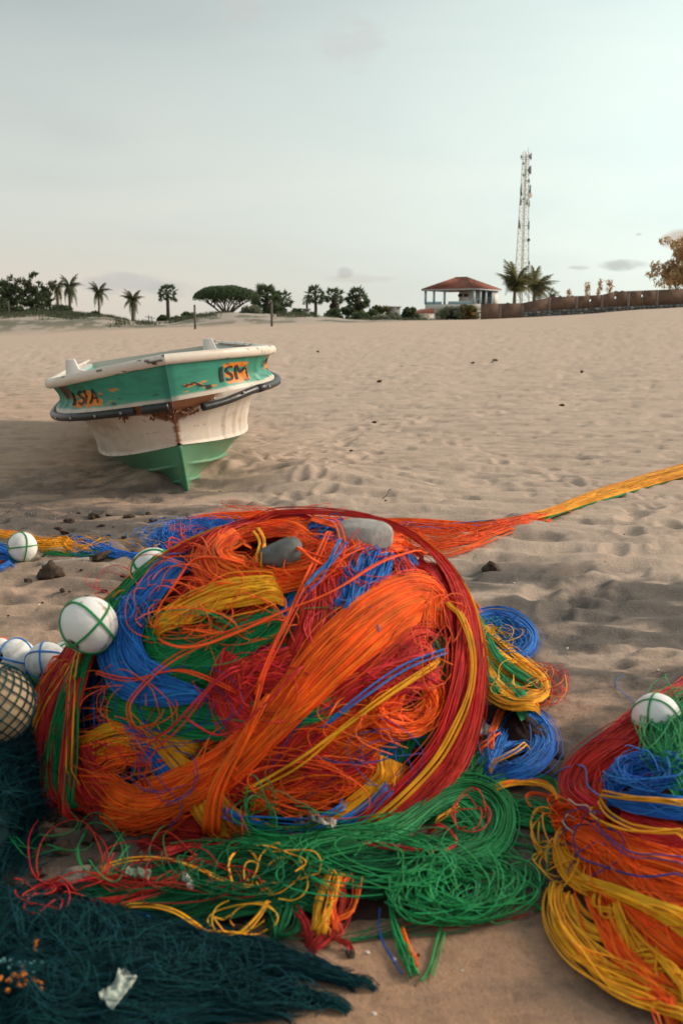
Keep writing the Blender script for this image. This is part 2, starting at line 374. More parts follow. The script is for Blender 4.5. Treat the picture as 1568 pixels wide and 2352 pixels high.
    bp = N('ShaderNodeBump'); bp.inputs['Distance'].default_value = .012; bp.inputs['Strength'].default_value = .8; L(n2.outputs['Fac'], bp.inputs['Height'])
    bp2 = N('ShaderNodeBump'); bp2.inputs['Distance'].default_value = .003; L(n1.outputs['Fac'], bp2.inputs['Height']); L(bp.outputs[0], bp2.inputs['Normal']); L(bp2.outputs[0], p.inputs['Normal'])
    tag(mesh_from('beach', V, Fq, m_, smooth=True, cols=c), 'pale rippled beach sand with black mineral streaks', kind='structure')
build_ground()

# ------------------------------------------------------------------ net heaps: surfaces the twine lies on
class Blob:
    """superellipsoid heap, x skewed with height"""
    def __init__(s, c, r, p=2.0, skew=0., rot=0.):
        s.c = np.array(c, float); s.r = np.array(r, float); s.p = p; s.k = skew; s.a = rot
    def loc(s, P):
        q = P-s.c; ca, sa = math.cos(s.a), math.sin(s.a)
        x = q[..., 0]-s.k*q[..., 2]; y = q[..., 1]
        return np.stack([(ca*x+sa*y)/s.r[0], (-sa*x+ca*y)/s.r[1], q[..., 2]/s.r[2]], -1)
    def unloc(s, q):
        q = q*s.r; ca, sa = math.cos(s.a), math.sin(s.a); z = q[..., 2]
        return np.stack([ca*q[..., 0]-sa*q[..., 1]+s.k*z, sa*q[..., 0]+ca*q[..., 1], z], -1)+s.c
    def d(s, P):
        q = s.loc(P); f = (np.abs(q)**s.p).sum(-1)**(1/s.p); return (f-1)*s.r.min()
    def snap(s, P):
        q = s.loc(P); f = (np.abs(q)**s.p).sum(-1)**(1/s.p); return s.unloc(q/f[..., None])
    def mesh(s, name, mat, parent, n=40, bump=.02, shrink=.93, seed=1):
        th = np.linspace(0, 2*math.pi, n*2, endpoint=False); ph = np.linspace(-.35, math.pi/2-.02, n)
        T, H = np.meshgrid(th, ph); D = np.stack([np.cos(T)*np.cos(H), np.sin(T)*np.cos(H), np.sin(H)], -1)
        f = (np.abs(D)**s.p).sum(-1)**(1/s.p); q = D/f[..., None]*shrink
        q = q*(1+bump/s.r.min()*(fbm(T*6, H*6, seed, 3)-.5))[..., None]
        V = s.unloc(q).reshape(-1, 3); m = n*2
        i = np.arange(n-1)[:, None]*m; j = np.arange(m)[None]; j2 = (j+1) % m
        return mesh_from(name, V, np.stack([i+j, i+j2, i+m+j2, i+m+j], -1).reshape(-1, 4), mat, parent, True)
MAIN = Blob((-.315, 3.02, -.02), (.650, .64, .675), 2.15, .33)
FRONT = Blob((-.12, 2.12, -.03), (.66, .22, .075), 2.0)
RIGHT = Blob((1.17, 2.25, -.05), (.60, .92, .29), 2.0, 0)
YEL = Blob((.57, 3.05, -.03), (.16, .42, .13), 2.0, 0, .35)
BLU = Blob((.55, 2.76, -.03), (.17, .19, .07), 2.0)
TRW = Blob((-1.44, 2.45, -.05), (.62, .75, .44), 2.2)
TRF = Blob((-1.0, 1.80, -.04), (.78, .33, .11), 2.2, 0, -.06)
def field(blobs, ground=True):
    def f(P):
        d = np.full(P.shape[:-1], 1e9)
        if ground: d = np.minimum(d, P[..., 2]-ground_z(P[..., 0], P[..., 1], False))
        for b in blobs: d = np.minimum(d, b.d(P))
        return d
    return f
def project(u, v, blobs, ground=True, snap=None, smax=16):
    u = np.asarray(u, float); v = np.asarray(v, float); sh = u.shape
    d = ray(u.ravel(), v.ravel()); s = np.concatenate([np.linspace(1.1, 5, 170), np.linspace(5.05, smax, 220)])
    P = CAM+d[:, None, :]*s[None, :, None]; f = field(blobs, ground); D = f(P)
    hit = D < 0; i = np.where(hit.any(1), np.argmax(hit, 1), np.argmin(D, 1)); i = np.clip(i, 1, len(s)-1)
    k = np.arange(len(i)); a, b = D[k, i-1], D[k, i]; t = np.where(hit.any(1), a/(a-b+1e-12), 1.0)
    ss = s[i-1]+(s[i]-s[i-1])*np.clip(t, 0, 1); Q = CAM+d*ss[:, None]
    miss = ~hit.any(1)
    if miss.any() and snap is not None: Q[miss] = snap.snap(Q[miss])
    e = 2e-3; N = np.stack([f(Q+np.array([e, 0, 0]))-f(Q-np.array([e, 0, 0])), f(Q+np.array([0, e, 0]))-f(Q-np.array([0, e, 0])), f(Q+np.array([0, 0, e]))-f(Q-np.array([0, 0, e]))], -1)
    N /= np.linalg.norm(N, axis=1)[:, None]+1e-9
    return Q.reshape(*sh, 3), N.reshape(*sh, 3)
def strands_mesh(name, P, N, r, mat, parent, sides=3):
    """P (n,k,3) centre lines, N (n,k,3) reference normals"""
    n, k, _ = P.shape
    T = np.gradient(P, axis=1); T /= np.linalg.norm(T, axis=2)[..., None]+1e-12
    a = np.cross(T, N); a /= np.linalg.norm(a, axis=2)[..., None]+1e-12; b = np.cross(a, T)
    r = np.broadcast_to(np.asarray(r, float).reshape(-1, 1, 1), (n, 1, 1)) if np.ndim(r) else r
    ph = np.arange(sides)*2*math.pi/sides+.5
    V = np.stack([P+r*(math.cos(q)*a+math.sin(q)*b) for q in ph], 2)     # n,k,sides,3
    base = (np.arange(n)*k*sides)[:, None, None]; i = (np.arange(k-1)*sides)[None, :, None]; j = np.arange(sides)[None, None]; j2 = (j+1) % sides
    Fq = np.stack([base+i+j, base+i+j2, base+i+sides+j2, base+i+sides+j], -1).reshape(-1, 4)
    return mesh_from(name, V.reshape(-1, 3), Fq, mat, parent, True)
TRI = [0]
def smooth_rand(n, k, knots, amp):
    c = rng.normal(0, 1, (n, knots+1)); x = np.linspace(0, knots, k)*.9999; i = x.astype(int); f = x-i; f = f*f*(3-2*f)
    return amp*(c[:, i]*(1-f)+c[:, i+1]*f)
def hank(parent, path, width, n, col, lay=0., blobs=(MAIN,), ground=False, snap=None, thick=.17, loose=.13, r=.0017, k=None, ends=.03, stray=.06, name='twine_hank', label=None, fray=0.):
    """a bundle of twine: path in photo pixels laid over the heap's surface; width may vary along it"""
    path = np.array(path, float); L_ = np.linalg.norm(np.diff(path, axis=0), axis=1).sum()
    k = k or int(np.clip(L_/14, 8, 46))
    C = catmull(path, k); w = np.interp(np.linspace(0, 1, k), np.linspace(0, 1, len(np.atleast_1d(width))), np.atleast_1d(width).astype(float))
    T = np.gradient(C, axis=0); T /= np.linalg.norm(T, axis=1)[:, None]+1e-9; B = np.stack([-T[:, 1], T[:, 0]], -1)
    us = np.linspace(-1.25, 1.25, 9)
    gu = C[:, None, 0]+B[:, None, 0]*us[None]*w[:, None]; gv = C[:, None, 1]+B[:, None, 1]*us[None]*w[:, None]
    Q, N = project(gu, gv, list(blobs), ground, snap or (blobs[0] if blobs else None))
    # smooth the depth along the path so strands do not kink where heaps meet
    for _ in range(2):
        Q[1:-1] = .25*Q[:-2]+.5*Q[1:-1]+.25*Q[2:]; N[1:-1] = N[:-2]+N[1:-1]+N[2:]
        N /= np.linalg.norm(N, axis=2)[..., None]+1e-9
    dep = np.linalg.norm(Q[k//2, 4]-CAM); wm = w*dep/F
    nl = max(2, n//9); lk = rng.integers(0, nl, n); uc = rng.permutation(np.linspace(-1, 1, nl))+rng.normal(0, .06, nl)
    U = (uc[:, None]+smooth_rand(nl, k, max(2, k//9), loose*1.1))[lk]+rng.normal(0, .075 if n > 60 else .2, n)[:, None]+smooth_rand(n, k, max(2, k//8), loose*.24)
    hl = np.clip(rng.random(nl)[:, None]+smooth_rand(nl, k, 3, .22), 0, 1.2)[lk]
    st = rng.random(n) < stray; U[st] += smooth_rand(int(st.sum()), k, 3, .55) if st.any() else 0
    U = np.clip(U, -1.9, 1.9)
    fi = np.clip((U+1.25)/2.5*8, 0, 7.999); i0 = fi.astype(int); f = (fi-i0)[..., None]; kk = np.arange(k)[None, :]
    P = Q[kk, i0]*(1-f)+Q[kk, i0+1]*f; NN = N[kk, i0]*(1-f)+N[kk, i0+1]*f; NN /= np.linalg.norm(NN, axis=2)[..., None]+1e-9
    over = np.abs(U)-1.25; B3 = Q[:, 8]-Q[:, 0]; B3 /= np.linalg.norm(B3, axis=1)[:, None]+1e-9
    P += (np.sign(U)*np.maximum(over, 0)*wm[None])[..., None]*B3[None]
    env = np.sqrt(np.clip(1-(U/1.3)**2, 0, 1))
    hgt = (.75*hl+.25*rng.random(n)[:, None])*env*wm[None]*thick*2 + smooth_rand(n, k, max(2, k//8), .0018)
    hgt[st] += np.abs(smooth_rand(int(st.sum()), k, 3, .010)) if st.any() else 0
    t = np.linspace(0, 1, k); e = (1-sst(0, .07, t))+sst(.93, 1, t)
    off = lay+np.maximum(hgt, 0)-ends*e[None]
    P = P+NN*off[..., None]
    if fray:
        tt = t[None]*(1-fray*rng.random(n)[:, None])*(k-1); a0 = np.clip(tt.astype(int), 0, k-2); ff = (tt-a0)[..., None]; ii = np.arange(n)[:, None]
        P = P[ii, a0]*(1-ff)+P[ii, a0+1]*ff; NN = NN[ii, a0]*(1-ff)+NN[ii, a0+1]*ff
    TRI[0] += n*(k-1)*6
    o = strands_mesh(name, P, NN, r*rng.uniform(.8, 1.2, n), TW[col], parent)
    if label: o['label'] = label
    return o
def loops(parent, c, rad, n, col, turns=1.0, lay=.01, blobs=(MAIN,), ground=False, jit=.35, r=.0017, snap=None, lift=.02, name='twine_loop', label=None, k=26):
    """loose thin coils of twine round a centre (photo pixels)"""
    Ps, Ns = [], []
    for _ in range(n):
        a0 = rng.uniform(0, 6.28); L_ = turns*rng.uniform(.55, 1.1)*2*math.pi; t = np.linspace(0, 1, k); a = a0+L_*t
        ru = rad[0]*rng.uniform(1-jit, 1+jit); rv = rad[1]*rng.uniform(1-jit, 1+jit); tilt = rng.uniform(-.5, .5)
        cu = c[0]+rng.normal(0, rad[0]*jit*.6); cv = c[1]+rng.normal(0, rad[1]*jit*.6)
        wob = 1+smooth_rand(1, k, 4, .13)[0]
        du = ru*np.cos(a)*wob; dv = rv*np.sin(a)*wob
        Q, N = project(cu+du*math.cos(tilt)-dv*math.sin(tilt), cv+du*math.sin(tilt)*.5+dv*math.cos(tilt), list(blobs), ground, snap or (blobs[0] if blobs else None))
        for _ in range(2): Q[1:-1] = .25*Q[:-2]+.5*Q[1:-1]+.25*Q[2:]; N[1:-1] = (N[:-2]+N[1:-1]+N[2:])/3
        h = lay+np.abs(smooth_rand(1, k, 3, lift)[0]); Ps.append(Q+N*h[:, None]); Ns.append(N)
    TRI[0] += n*k*6
    o = strands_mesh(name, np.array(Ps), np.array(Ns), r, TW[col], parent)
    if label: o['label'] = label
    return o
def filler(parent, b, nb, per, weights, lay=-.01, k=16, r=.0017, zmin=.02, arc=(.5, 1.3)):
    cs = list(weights); w = np.array([weights[c] for c in cs], float); w /= w.sum(); pool = {c: ([], []) for c in cs}
    for _ in range(nb):
        a = rng.normal(0, 1, 3); a[2] = abs(a[2])*.8; a[1] = a[1]-.3; a /= np.linalg.norm(a); t_ = rng.normal(0, 1, 3); t_ -= a*np.dot(a, t_); t_ /= np.linalg.norm(t_); bb = np.cross(a, t_)
        L_ = rng.uniform(*arc); wd = rng.uniform(.05, .14); c = cs[rng.choice(len(cs), p=w)]
        t = np.linspace(-L_/2, L_/2, k); curve = rng.normal(0, .35)
        u = rng.normal(0, wd, per)[:, None]+smooth_rand(per, k, 3, wd*.3)+curve*t[None]**2
        D = np.cos(t)[None, :, None]*a+np.sin(t)[None, :, None]*t_+u[..., None]*bb; D /= np.linalg.norm(D, axis=2)[..., None]
        f = (np.abs(D)**b.p).sum(-1)**(1/b.p); P = b.unloc(D/f[..., None])
        N = D/b.r; N /= np.linalg.norm(N, axis=2)[..., None]
        P = P+N*(lay+rng.uniform(0, .012, per))[:, None, None]
        ok = P[..., 2].min(1) > -.004
        if not ok.any(): continue
        P = P[ok]; N = np.broadcast_to(N, (per,)+N.shape[1:])[ok]; P[..., 2] = np.maximum(P[..., 2], zmin*.3)
        pool[c][0].append(P); pool[c][1].append(N)
    for c in cs:
        if pool[c][0]:
            P = np.concatenate(pool[c][0]); N = np.concatenate(pool[c][1]); TRI[0] += P.shape[0]*(k-1)*6
            o = strands_mesh('twine_underlayer', P, N, r, TW[c], parent); o['kind'] = 'stuff'

# ------------------------------------------------------------------ distant structures
M_bark = mat_plain('bark', (.075, .06, .048), .9, noise=.3, nscale=4)
M_bark2 = mat_plain('pale_bark', (.16, .13, .10), .9, noise=.3, nscale=4)
M_leafd = mat_plain('dark_foliage', (.075, .10, .052), .8, island=.5, hue=.02, spec=.2)
M_leafm = mat_plain('green_foliage', (.105, .145, .075), .8, island=.45, hue=.02, spec=.2)
M_leafg = mat_plain('greygreen_foliage', (.21, .23, .16), .85, island=.35, hue=.02, spec=.2)
M_leafy = mat_plain('olive_foliage', (.17, .165, .075), .8, island=.4, hue=.02, spec=.2)
M_leafw = mat_plain('dry_and_backlit_foliage', (.50, .35, .19), .8, island=.35, hue=.02, spec=.2)  # dry sprigs; also the right casuarina, its golden back light painted into the leaves
M_frond = mat_plain('palm_frond', (.13, .14, .07), .6, island=.4, hue=.02, spec=.3)
M_frondd = mat_plain('dead_palm_frond', (.13, .10, .06), .8, island=.3)

def translucent(m, f=.45):
    nt = m.node_tree; p = nt.nodes['Principled BSDF']; t = nt.nodes.new('ShaderNodeBsdfTranslucent'); mx = nt.nodes.new('ShaderNodeMixShader'); mx.inputs[0].default_value = f
    src = p.inputs['Base Color'].links[0].from_socket; nt.links.new(src, t.inputs[0]); nt.links.new(p.outputs[0], mx.inputs[1]); nt.links.new(t.outputs[0], mx.inputs[2]); nt.links.new(mx.outputs[0], nt.nodes['Material Output'].inputs[0])
for m_ in (M_leafd, M_leafm, M_leafg, M_leafy, M_leafw, M_frond, M_frondd): translucent(m_)

def leaf_cloud(centers, radii, n, size, flat=1.0, seed=0, elong=1.8):
    g = np.random.default_rng(seed); centers = np.asarray(centers, float); radii = np.asarray(radii, float)
    if radii.ndim == 1: radii = np.repeat(radii[:, None], 3, 1)
    w = radii.prod(1)**(2/3.); idx = g.choice(len(centers), n, p=w/w.sum())
    d = g.normal(0, 1, (n, 3)); d /= np.linalg.norm(d, axis=1)[:, None]; rr = g.random(n)**.45
    P = centers[idx]+d*rr[:, None]*radii[idx]
    a = g.normal(0, 1, (n, 3)); a[:, 2] *= flat; a /= np.linalg.norm(a, axis=1)[:, None]; b = np.cross(a, g.normal(0, 1, (n, 3))); b /= np.linalg.norm(b, axis=1)[:, None]+1e-9
    s = size*g.uniform(.6, 1.5, n)[:, None]
    V = np.stack([P-a*s*elong*.5, P+b*s*.5, P+a*s*elong*.5, P-b*s*.5], 1).reshape(-1, 3)
    return V, np.arange(n*4).reshape(-1, 4)
def tree_ground(u, Y): return float(ground_z((u-784)/F*Y, Y, False))
def px_h(dv, Y): return dv/F*Y
def blob_tree(u, vt, vb, Y, width, mat, label, name='bush', cat='bush', n=900, clumps=9, size=.28, group=None, trunk=False, seed=1, squash=1.0):
    """leafy crown between pixel rows vt and vb, standing on the ground behind the dune"""
    g = np.random.default_rng(seed); x = (u-784)/F*Y; gz = tree_ground(u, Y)
    zt = CAMZ+(745-vt)/F*Y; zb = max(CAMZ+(745-vb)/F*Y, gz) if trunk else gz-.3; wd = px_h(width, Y)/2
    root = empty(name, (x, Y, gz), label, cat, group)
    H = zt-zb; cs = []; rs = []
    for i in range(clumps):
        t = g.random()**.7; cz = zb+H*(.15+.62*t); ww = wd*(1-.55*max(0, t-.35))
        rr = g.uniform(.22, .40)*min(wd, H*1.0)
        cs.append([g.uniform(-1, 1)*max(ww-rr*.7, .1), g.uniform(-.7, .7)*wd, min(cz, zt-rr)-gz]); rs.append([rr*1.15, rr*1.1, rr*squash])
    V, Fq = leaf_cloud(cs, rs, n, size, seed=seed)
    mesh_from('crown', V, Fq, mat, root)
    m = MB(); top = zb-gz+H*.5
    m.tube([[0, 0, -.3], [g.uniform(-.1, .1)*wd, 0, top*.5], [g.uniform(-.15, .15)*wd, 0, top]], [max(.09, H*.03), max(.07, H*.022), .04], 6)
    for c in cs[:6]: m.bar([0, 0, top*.45], c, max(.05, H*.014), .02, 5)
    m.build('trunk', M_bark, root)
    return root
_fr = {}
def frond_mesh(L_, droop, seed, leaflet=.62, mat=None):
    g = np.random.default_rng(seed); m = MB(); k = 12; t = np.linspace(0, 1, k)
    P = np.stack([L_*t*(1-.18*droop*t), 0*t, L_*(.35*t-(.35+.75*droop)*t*t)], -1); m.tube(P, np.linspace(.05, .012, k)*L_/3, 4)
    n = 34; V = []; Fs = []
    for i in range(n):
        s = (i+1)/n; p = np.array([np.interp(s, t, P[:, j]) for j in range(3)]); tan = np.array([1, 0, .35-2*(.35+.75*droop)*s]); tan /= np.linalg.norm(tan)
        ll = leaflet*L_*.5*(math.sin(math.pi*min(1, .12+.88*s)**.8)*.9+.22)
        for sg in (-1, 1):
            d = np.array([.55, sg*.8, -.25-.5*g.random()-.4*droop]); d = d/np.linalg.norm(d)*ll*g.uniform(.8, 1.1); wv = tan*.017*L_
            q = len(V); V += [p-wv, p+wv, p+d*.6+wv*.7+[0, 0, -.02*ll], p+d+np.array([0, 0, -.22*ll]), p+d*.6-wv*.7]; Fs.append([q, q+1, q+2, q+4]); Fs.append([q+4, q+2, q+3, q+3])
    V = np.array(V); F4 = [f for f in Fs if f[2] != f[3]]; F3 = [f[:3] for f in Fs if f[2] == f[3]]
    m.add(V, F4, F3); return m
def coconut(u, vt, vb, Y, rpx, label, group=None, nf=15, seed=1, lean=0.0, wind=(0, 0), crown_v=None, name='coconut_palm', mat=None, thick=.16):
    g = np.random.default_rng(seed); x = (u-784)/F*Y; gz = tree_ground(u, Y); root = empty(name, (x, Y, gz), label, 'palm tree', group)
    Rr = px_h(rpx, Y); cz = CAMZ+(745-(crown_v if crown_v else vt+rpx*.65))/F*Y-gz
    tx = px_h(lean, Y); m = MB(); t = np.linspace(0, 1, 9)
    m.tube(np.stack([-tx*(1-t)**1.6, 0*t, -.4+(cz+.4)*t], -1), np.linspace(thick*1.5, thick*.8, 9), 8).build('trunk', M_bark2, root, True)
    ms = []
    for j in range(4):
        o = frond_mesh(Rr*1.12, [.25, .55, .85, 1.2][j], seed*10+j).build('frond', mat or M_frond, root); ms.append(o)
    for i in range(nf):
        el = [1.05, .6, .15, -.35][i % 4]+g.uniform(-.15, .15); j = i % 4
        o = ms[j] if i < 4 else ms[j].copy()
        if i >= 4: COL.objects.link(o); o.parent = root
        az = i*2.399+g.uniform(-.3, .3); d = Vector((math.cos(az)*math.cos(el)+wind[0], math.sin(az)*math.cos(el), math.sin(el)+wind[1])).normalized()
        az2 = math.atan2(d.y, d.x); el2 = math.asin(d.z)
        o.location = (0, 0, cz); o.rotation_euler = (g.uniform(-.3, .3), -el2, az2); s = g.uniform(.8, 1.08); o.scale = (s, s, s)
    return root
def palmyra(u, vt, vb, Y, rpx, label, group=None, seed=1, trunk_w=.35, nl=34, skirt=0, hgt=1.15):
    g = np.random.default_rng(seed); x = (u-784)/F*Y; gz = tree_ground(u, Y); root = empty('palmyra_palm', (x, Y, gz), label, 'palm tree', group)
    Rr = px_h(rpx, Y); cz = CAMZ+(745-(vt+rpx*hgt*.9))/F*Y-gz
    MB().tube([[0, 0, -.4], [g.uniform(-.1, .1), 0, cz*.5], [0, 0, cz]], [trunk_w*.7, trunk_w*.5, trunk_w*.5], 8).build('trunk', M_bark, root, True)
    # a fan leaf: stalk plus folded segments
    ms = []
    for j in range(3):
        m = MB(); rl = Rr*.40; st = Rr*.62; m.bar([0, 0, 0], [st, 0, 0], Rr*.02, Rr*.014, 4); V = [[st*.95, 0, 0]]; F3 = []; ns = 15
        for i in range(ns):
            a = -1.75+3.5*i/(ns-1); rr = rl*g.uniform(.85, 1.15)*(1-.18*abs(a)/1.75); da = .115
            q = len(V); z = .10*rl*(-1)**i
            V += [[st+rr*.55*math.cos(a-da), rr*.55*math.sin(a-da), z], [st+rr*math.cos(a), rr*math.sin(a), -.12*rr*g.random()], [st+rr*.55*math.cos(a+da), rr*.55*math.sin(a+da), -z]]
            F3 += [[0, q, q+1], [0, q+1, q+2]]
        m.add(V, (), F3); ms.append(m.build('leaf', M_leafd, root))
    for i in range(nl):
        o = ms[i] if i < 3 else ms[i % 3].copy()
        if i >= 3: COL.objects.link(o); o.parent = root
        z = 1-1.62*(i+.5)/nl; el = math.asin(max(-.95, min(1, z*.98))); az = i*2.399
        o.location = (0, 0, cz-Rr*.62*(hgt-.6)*g.random()*min(1, 2*i/nl)); o.rotation_euler = (g.uniform(-1.2, 1.2), -el, az); s = g.uniform(.82, 1.12); o.scale = (s, s, s*1.0)
    if skirt:
        V, Fq = leaf_cloud([[0, 0, cz-Rr*1.0-.3*i*Rr] for i in range(3)], [[Rr*.42, Rr*.42, Rr*.4]]*3, skirt, Rr*.16, seed=seed, elong=3.5); mesh_from('dead_leaf_skirt', V, Fq, M_frondd, root)
    return root
def casuarina(u, vt, vb, Y, wpx, label, group=None, seed=1, mat=None, n=1500, cat='tree', forks=7, leaf=.20, dens=1.0):
    g = np.random.default_rng(seed); x = (u-784)/F*Y; gz = tree_ground(u, Y); root = empty('casuarina_tree', (x, Y, gz), label, cat, group)
    H = CAMZ+(745-vt)/F*Y-gz; wd = px_h(wpx, Y)/2; m = MB(); t = np.linspace(0, 1, 6)
    m.tube(np.stack([wd*.1*np.sin(t*3), 0*t, -.3+H*.9*t], -1), np.linspace(.15, .03, 6)*H/8, 6).build('trunk', M_bark, root)
    m = MB(); cs = []; rs = []
    for i in range(forks*3):
        z0 = H*g.uniform(.25, .85); az = g.uniform(0, 6.28); L_ = wd*g.uniform(.45, 1)*(1.15-.55*z0/H); e = np.array([math.cos(az)*L_, math.sin(az)*L_, z0+L_*g.uniform(.35, .9)]); e[2] = min(e[2], H*.97)
        m.tube([[0, 0, z0], e*[.5, .5, 1]*[1, 1, .97]+[0, 0, (z0-e[2])*.4], e], [.04*H/8, .03*H/8, .015*H/8], 4)
        for f in (1, .7, .45):
            q = np.array([0, 0, z0])*(1-f)+e*f; cs.append(q+g.normal(0, .1*wd, 3)); rs.append(np.array([.22, .22, .17])*wd*g.uniform(.5, 1.2))
    m.build('branches', M_bark, root)
    V, Fq = leaf_cloud(cs, rs, int(n*dens), leaf, seed=seed, elong=3.2, flat=1.5); mesh_from('foliage', V, Fq, mat or M_leafd, root)
    return root

GT = 'trees behind the dunes on the left'
for i, (u, vt, w, n_, lab) in enumerate([(-12, 640, 60, 1600, 'wispy casuarina cut by the left edge of the photo'),
        (38, 646, 62, 2400, 'dark casuarina second from the left with low dense crown'),
        (88, 631, 62, 2300, 'tallest casuarina in the left clump with forked trunk'),
        (124, 637, 46, 1500, 'thin see-through casuarina beside the coconut palms')]):
    casuarina(u, vt, 725, 105+4*i, w*1.25, lab, 'casuarina trees on the left', seed=30+i, n=int(n_*.55), forks=10, leaf=.15)
for i, (u, vt, w, h_, lab) in enumerate([(14, 690, 90, 0, 'dark bush low at the far left dune'), (70, 703, 60, 0, 'dark low bush under the tallest casuarina'), (112, 704, 60, 0, 'round dark bush under the thin casuarina'), (160, 702, 76, 0, 'dense dark shrub right of the casuarina clump'),
        (232, 716, 40, 0, 'small dark bush at the foot of the lone slender palm'), (262, 724, 20, 0, 'tiny dark shrub right of the slender palm')]):
    blob_tree(u, vt, 735, 100, w, M_leafd, lab, n=900, clumps=10, size=.24, group='dark bushes on the left dune', seed=50+i)
coconut(147, 650, 735, 110, 24, 'dark coconut palm half hidden beside the casuarinas', 'coconut palms on the left', seed=3, nf=20)
coconut(175, 643, 735, 112, 31, 'taller of the paired coconut palms near the casuarinas', 'coconut palms on the left', seed=4, nf=24, lean=4)
coconut(240, 651, 735, 120, 28, 'lone slender coconut palm with curved thin trunk', 'coconut palms on the left', seed=5, nf=22, lean=3, crown_v=674, thick=.11)
coconut(315, 676, 745, 105, 29, 'short bushy coconut palm standing low in the dune gap', 'coconut palms on the left', seed=6, nf=26, crown_v=692)
coconut(800, 722, 745, 130, 16, 'small young palm beside the grey hut', None, seed=9, nf=9, crown_v=726)
GP = 'palmyra palms behind the dunes'
palmyra(394, 650, 738, 125, 25, 'lone slim palmyra palm left of the umbrella tree', GP, seed=1, trunk_w=.42, nl=34)
palmyra(616, 640, 740, 128, 37, 'biggest palmyra palm touching the umbrella tree', GP, seed=2, trunk_w=.6, nl=60, skirt=500, hgt=1.4)
palmyra(650, 665, 740, 135, 26, 'dark palmyra palm tucked behind the biggest one', GP, seed=3, trunk_w=.5, nl=40, skirt=400)
palmyra(725, 649, 740, 140, 25, 'palmyra palm left of the two bushier ones', GP, seed=4, trunk_w=.42, nl=40, hgt=1.3)
palmyra(706, 681, 740, 138, 12, 'small low palmyra palm at the left foot of its neighbour', GP, seed=5, trunk_w=.3, nl=22)
palmyra(768, 654, 740, 136, 24, 'middle palmyra palm with gaps in its crown', GP, seed=6, trunk_w=.8, nl=34, skirt=300, hgt=1.3)
palmyra(820, 646, 740, 126, 30, 'thick palmyra palm, rightmost of the row', GP, seed=7, trunk_w=.75, nl=56, skirt=500, hgt=1.45)

def umbrella_tree():
    Y = 110; u = 525; x = (u-784)/F*Y; gz = tree_ground(u, Y); zb = CAMZ+(745-728)/F*Y-gz
    root = empty('umbrella_tree', (x, Y, gz), 'flat topped umbrella thorn tree with branching bare limbs', 'tree'); g = np.random.default_rng(8)
    wd = px_h(74, Y); zt = CAMZ+(745-659)/F*Y-gz; ze = CAMZ+(745-688)/F*Y-gz
    n = 12000; a = g.uniform(0, 6.28, n); rr = np.sqrt(g.random(n)); th = 1.0*(1-rr**2.6)
    X = rr*np.cos(a)*wd*(1+.06*np.sin(a*5)); Yc = rr*np.sin(a)*wd*.8; top = ze+(zt-ze)*np.sqrt(np.clip(1-rr**2.3, 0, 1)); bot = ze-.35*(1-rr**3)-.15*np.sin(a*7)
    bot = bot+.3*rr*0; Z = bot+(top-bot)*g.random(n)**.6+.05*np.sin(X*2.3+Yc)*(1-rr*.5)
    P = np.stack([X, Yc, Z], -1); d = g.normal(0, 1, (n, 3))*[1, 1, .45]; d /= np.linalg.norm(d, axis=1)[:, None]; b = np.cross(d, g.normal(0, 1, (n, 3))); b /= np.linalg.norm(b, axis=1)[:, None]
    s = .085*g.uniform(.6, 1.4, n)[:, None]; V = np.stack([P-d*s, P+b*s*.7, P+d*s, P-b*s*.7], 1).reshape(-1, 3)
    mesh_from('crown', V, np.arange(n*4).reshape(-1, 4), M_leafm, root)
    m = MB(); m.bar([0, 0, -.4], [.05, 0, zb+.25], .26, .22, 8); m.build('trunk', M_bark, root)
    m = MB()
    for i in range(15):
        az = i*.42+g.uniform(-.1, .1); L_ = wd*g.uniform(.55, .95); e = np.array([math.cos(az)*L_, math.sin(az)*L_*.8, ze+.05]); mid = np.array([e[0]*.38, e[1]*.38, zb+(ze-zb)*g.uniform(.35, .6)])
        m.tube(catmull([[0, 0, zb-.1], mid, e], 7), np.linspace(.10, .035, 7), 5)
        for j in range(4):
            f = g.uniform(.25, .8); s0 = mid+(e-mid)*max(0, f-.2); e2 = s0+np.array([g.uniform(-.8, .8), g.uniform(-.8, .8), 0]); e2[2] = ze+.2; m.bar(s0, e2, .045, .02, 4)
    m.build('branches', M_bark, root)
umbrella_tree()

GB = 'bushes along the back of the beach'
for i, (u, vt, w, m_, lab) in enumerate([(302, 731, 46, M_leafy, 'low olive scrub at the foot of the short palm'), (382, 722, 36, M_leafd, 'dark shrub at the foot of the slim palmyra'), (425, 727, 50, M_leafm, 'small green shrub left of the nearer wooden post'), (443, 716, 40, M_leafm, 'round green shrub just behind the wooden post'),
        (585, 703, 62, M_leafg, 'pale grey-green bush on the dune below the umbrella tree'), (632, 700, 60, M_leafd, 'dark green bush under the biggest palmyra'), (685, 706, 50, M_leafd, 'dark bush between palmyra palms'),
        (716, 710, 40, M_leafm, 'green bush behind the grey hut ruin'), (762, 704, 52, M_leafm, 'rounded green bush below the middle palmyra'), (795, 701, 50, M_leafd, 'dark bush between the middle and thick palmyra'),
        (845, 704, 56, M_leafm, 'green bush right of the thick palmyra'), (872, 697, 60, M_leafy, 'airy tall bush left of the concrete hut'), (830, 716, 70, M_leafm, 'low green bush in front of the thick palmyra'),
        (870, 722, 60, M_leafg, 'grey-green low scrub left of the young palm'), (936, 699, 48, M_leafd, 'dark rounded tree left of the low red roof'), (905, 722, 40, M_leafg, 'small grey scrub in front of the concrete hut')]):
    blob_tree(u, vt, 742, [112, 118, 92, 96, 88, 120, 125, 118, 116, 122, 120, 128, 108, 98, 118, 100][i], w, m_, lab, n=1100, clumps=12, size=.20, group=GB, seed=70+i)
